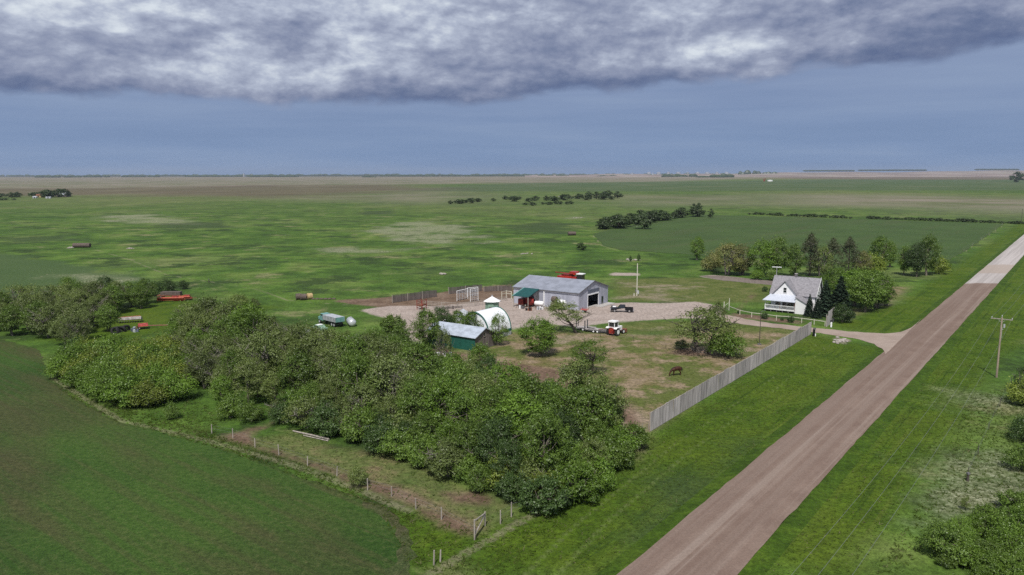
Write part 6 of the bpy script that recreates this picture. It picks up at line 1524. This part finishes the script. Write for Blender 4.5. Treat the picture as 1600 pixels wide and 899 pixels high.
# ------------------------------------------------------------------ long grass
def grass():
    specs = [  # area, density per m2, height, keep below this depth
        (A['lush'][0], 5.0, .09), (A['lush'][1], 4.0, .10), (A['scrub'][0], 3.0, .12), (A['lush'][4], 7.0, .16), (A['straw'][0], 5.0, .20), (A['paddock'][0], 1.0, .08),
        ([(78, 592), (118, 625), (188, 660), (330, 696), (450, 738), (590, 790), (640, 820), (650, 812), (600, 782), (460, 722), (340, 682), (200, 640), (130, 608), (92, 585)], 8.0, .24),
        ([(1018, 678), (880, 790), (820, 815), (690, 899), (640, 960), (720, 960), (850, 850), (1000, 720), (1024, 690)], 3.0, .24),
        ([(300, 660), (270, 640), (60, 580), (70, 560), (110, 560), (250, 660)], 4.0, .18), ([(268, 655), (300, 620), (345, 650), (330, 690)], 6.0, .2)]
    C, Hh = [], []
    for pl, dens, h in specs:
        P_ = poly(pl); lo, hi = P_.min(0), P_.max(0); lo[1] = max(lo[1], 50); hi[1] = min(hi[1], 190); lo[0] = max(lo[0], -120); hi[0] = min(hi[0], 150)
        n = int((hi[0] - lo[0]) * (hi[1] - lo[1]) * dens)
        if n <= 0: continue
        c = lo + rng.random((n, 2)) * (hi - lo); c = c[sdf(c, P_) < .3]
        q = np.abs((c - np.array([o0.x, o0.y])) @ np.array([RN.x, RN.y])); c = c[q > half + .9]
        keep = rng.random(len(c)) < np.clip(110 / np.maximum(c[:, 1], 1), .12, 1) ** 2
        c = c[keep]; C.append(c); Hh.append(h * (.5 + rng.random(len(c)) ** 2 * 1.3))
    C = np.vstack(C); Hh = np.concatenate(Hh); n = len(C); print('grass tufts', n)
    V = np.zeros((n, 3, 3, 3), np.float32)
    for b in range(3):
        a = rng.random(n) * 6.283; w = .03 + .03 * rng.random(n); ln = Hh * (.8 + 1.6 * rng.random(n)); la = rng.random(n) * 6.283
        ox, oy = rng.normal(size=n) * .06, rng.normal(size=n) * .06
        V[:, b, 0] = np.stack([C[:, 0] + ox - np.cos(a) * w, C[:, 1] + oy - np.sin(a) * w, np.zeros(n)], 1)
        V[:, b, 1] = np.stack([C[:, 0] + ox + np.cos(a) * w, C[:, 1] + oy + np.sin(a) * w, np.zeros(n)], 1)
        V[:, b, 2] = np.stack([C[:, 0] + ox + np.cos(la) * ln, C[:, 1] + oy + np.sin(la) * ln, Hh * (.8 + .3 * rng.random(n))], 1)
    V = V.reshape(-1, 3); m_ = len(V)
    me = bpy.data.meshes.new('long_grass'); me.vertices.add(m_); me.vertices.foreach_set('co', V.ravel()); me.loops.add(m_); me.loops.foreach_set('vertex_index', np.arange(m_, dtype=np.int32))
    me.polygons.add(m_ // 3); me.polygons.foreach_set('loop_start', np.arange(0, m_, 3, dtype=np.int32)); me.polygons.foreach_set('loop_total', np.full(m_ // 3, 3, dtype=np.int32)); me.update(calc_edges=True)
    mt = bpy.data.materials.new('long_grass'); mt.use_nodes = True; k = NT(mt.node_tree); P = k.n('ShaderNodeNewGeometry'); n20 = k.noise(P.outputs['Position'], 1 / 14, 4, .6)
    rp = P.outputs['Random Per Island']
    c = k.mix(rp, (.040, .074, .010), (.082, .118, .020)); c = k.mix(k.remap(n20, .48, .66, 0, .55), c, (.095, .105, .035)); c = k.mix(k.remap(rp, .90, .92), c, (.18, .165, .09))
    d = k.n('ShaderNodeBsdfDiffuse'); k.put(d.inputs[0], c); tr = k.n('ShaderNodeBsdfTranslucent'); k.put(tr.inputs[0], c); ms = k.n('ShaderNodeMixShader'); ms.inputs[0].default_value = .35
    k.t.links.new(d.outputs[0], ms.inputs[1]); k.t.links.new(tr.outputs[0], ms.inputs[2]); o_ = k.n('ShaderNodeOutputMaterial'); k.t.links.new(ms.outputs[0], o_.inputs[0])
    me.materials.append(mt); o = bpy.data.objects.new('long_grass', me); COL.objects.link(o); tag(o, 'tufts of long green and straw grass on the verges and fence lines', 'grass', kind='stuff')
grass()
# ------------------------------------------------------------------ haze
def haze():
    m = bpy.data.materials.new('haze'); m.use_nodes = True; k = NT(m.node_tree)
    v = k.n('ShaderNodeVolumePrincipled'); v.inputs['Color'].default_value = (.72, .82, 1.0, 1); v.inputs['Density'].default_value = HAZE; v.inputs['Anisotropy'].default_value = 0.2
    o_ = k.n('ShaderNodeOutputMaterial'); k.t.links.new(v.outputs[0], o_.inputs['Volume'])
    o = MB().box((0, 0, 65), (36000, 36000, 140)).build('haze', m); tag(o, 'thin blue haze over the far plain', 'haze', kind='stuff')
HAZE = 4.0e-5
haze()
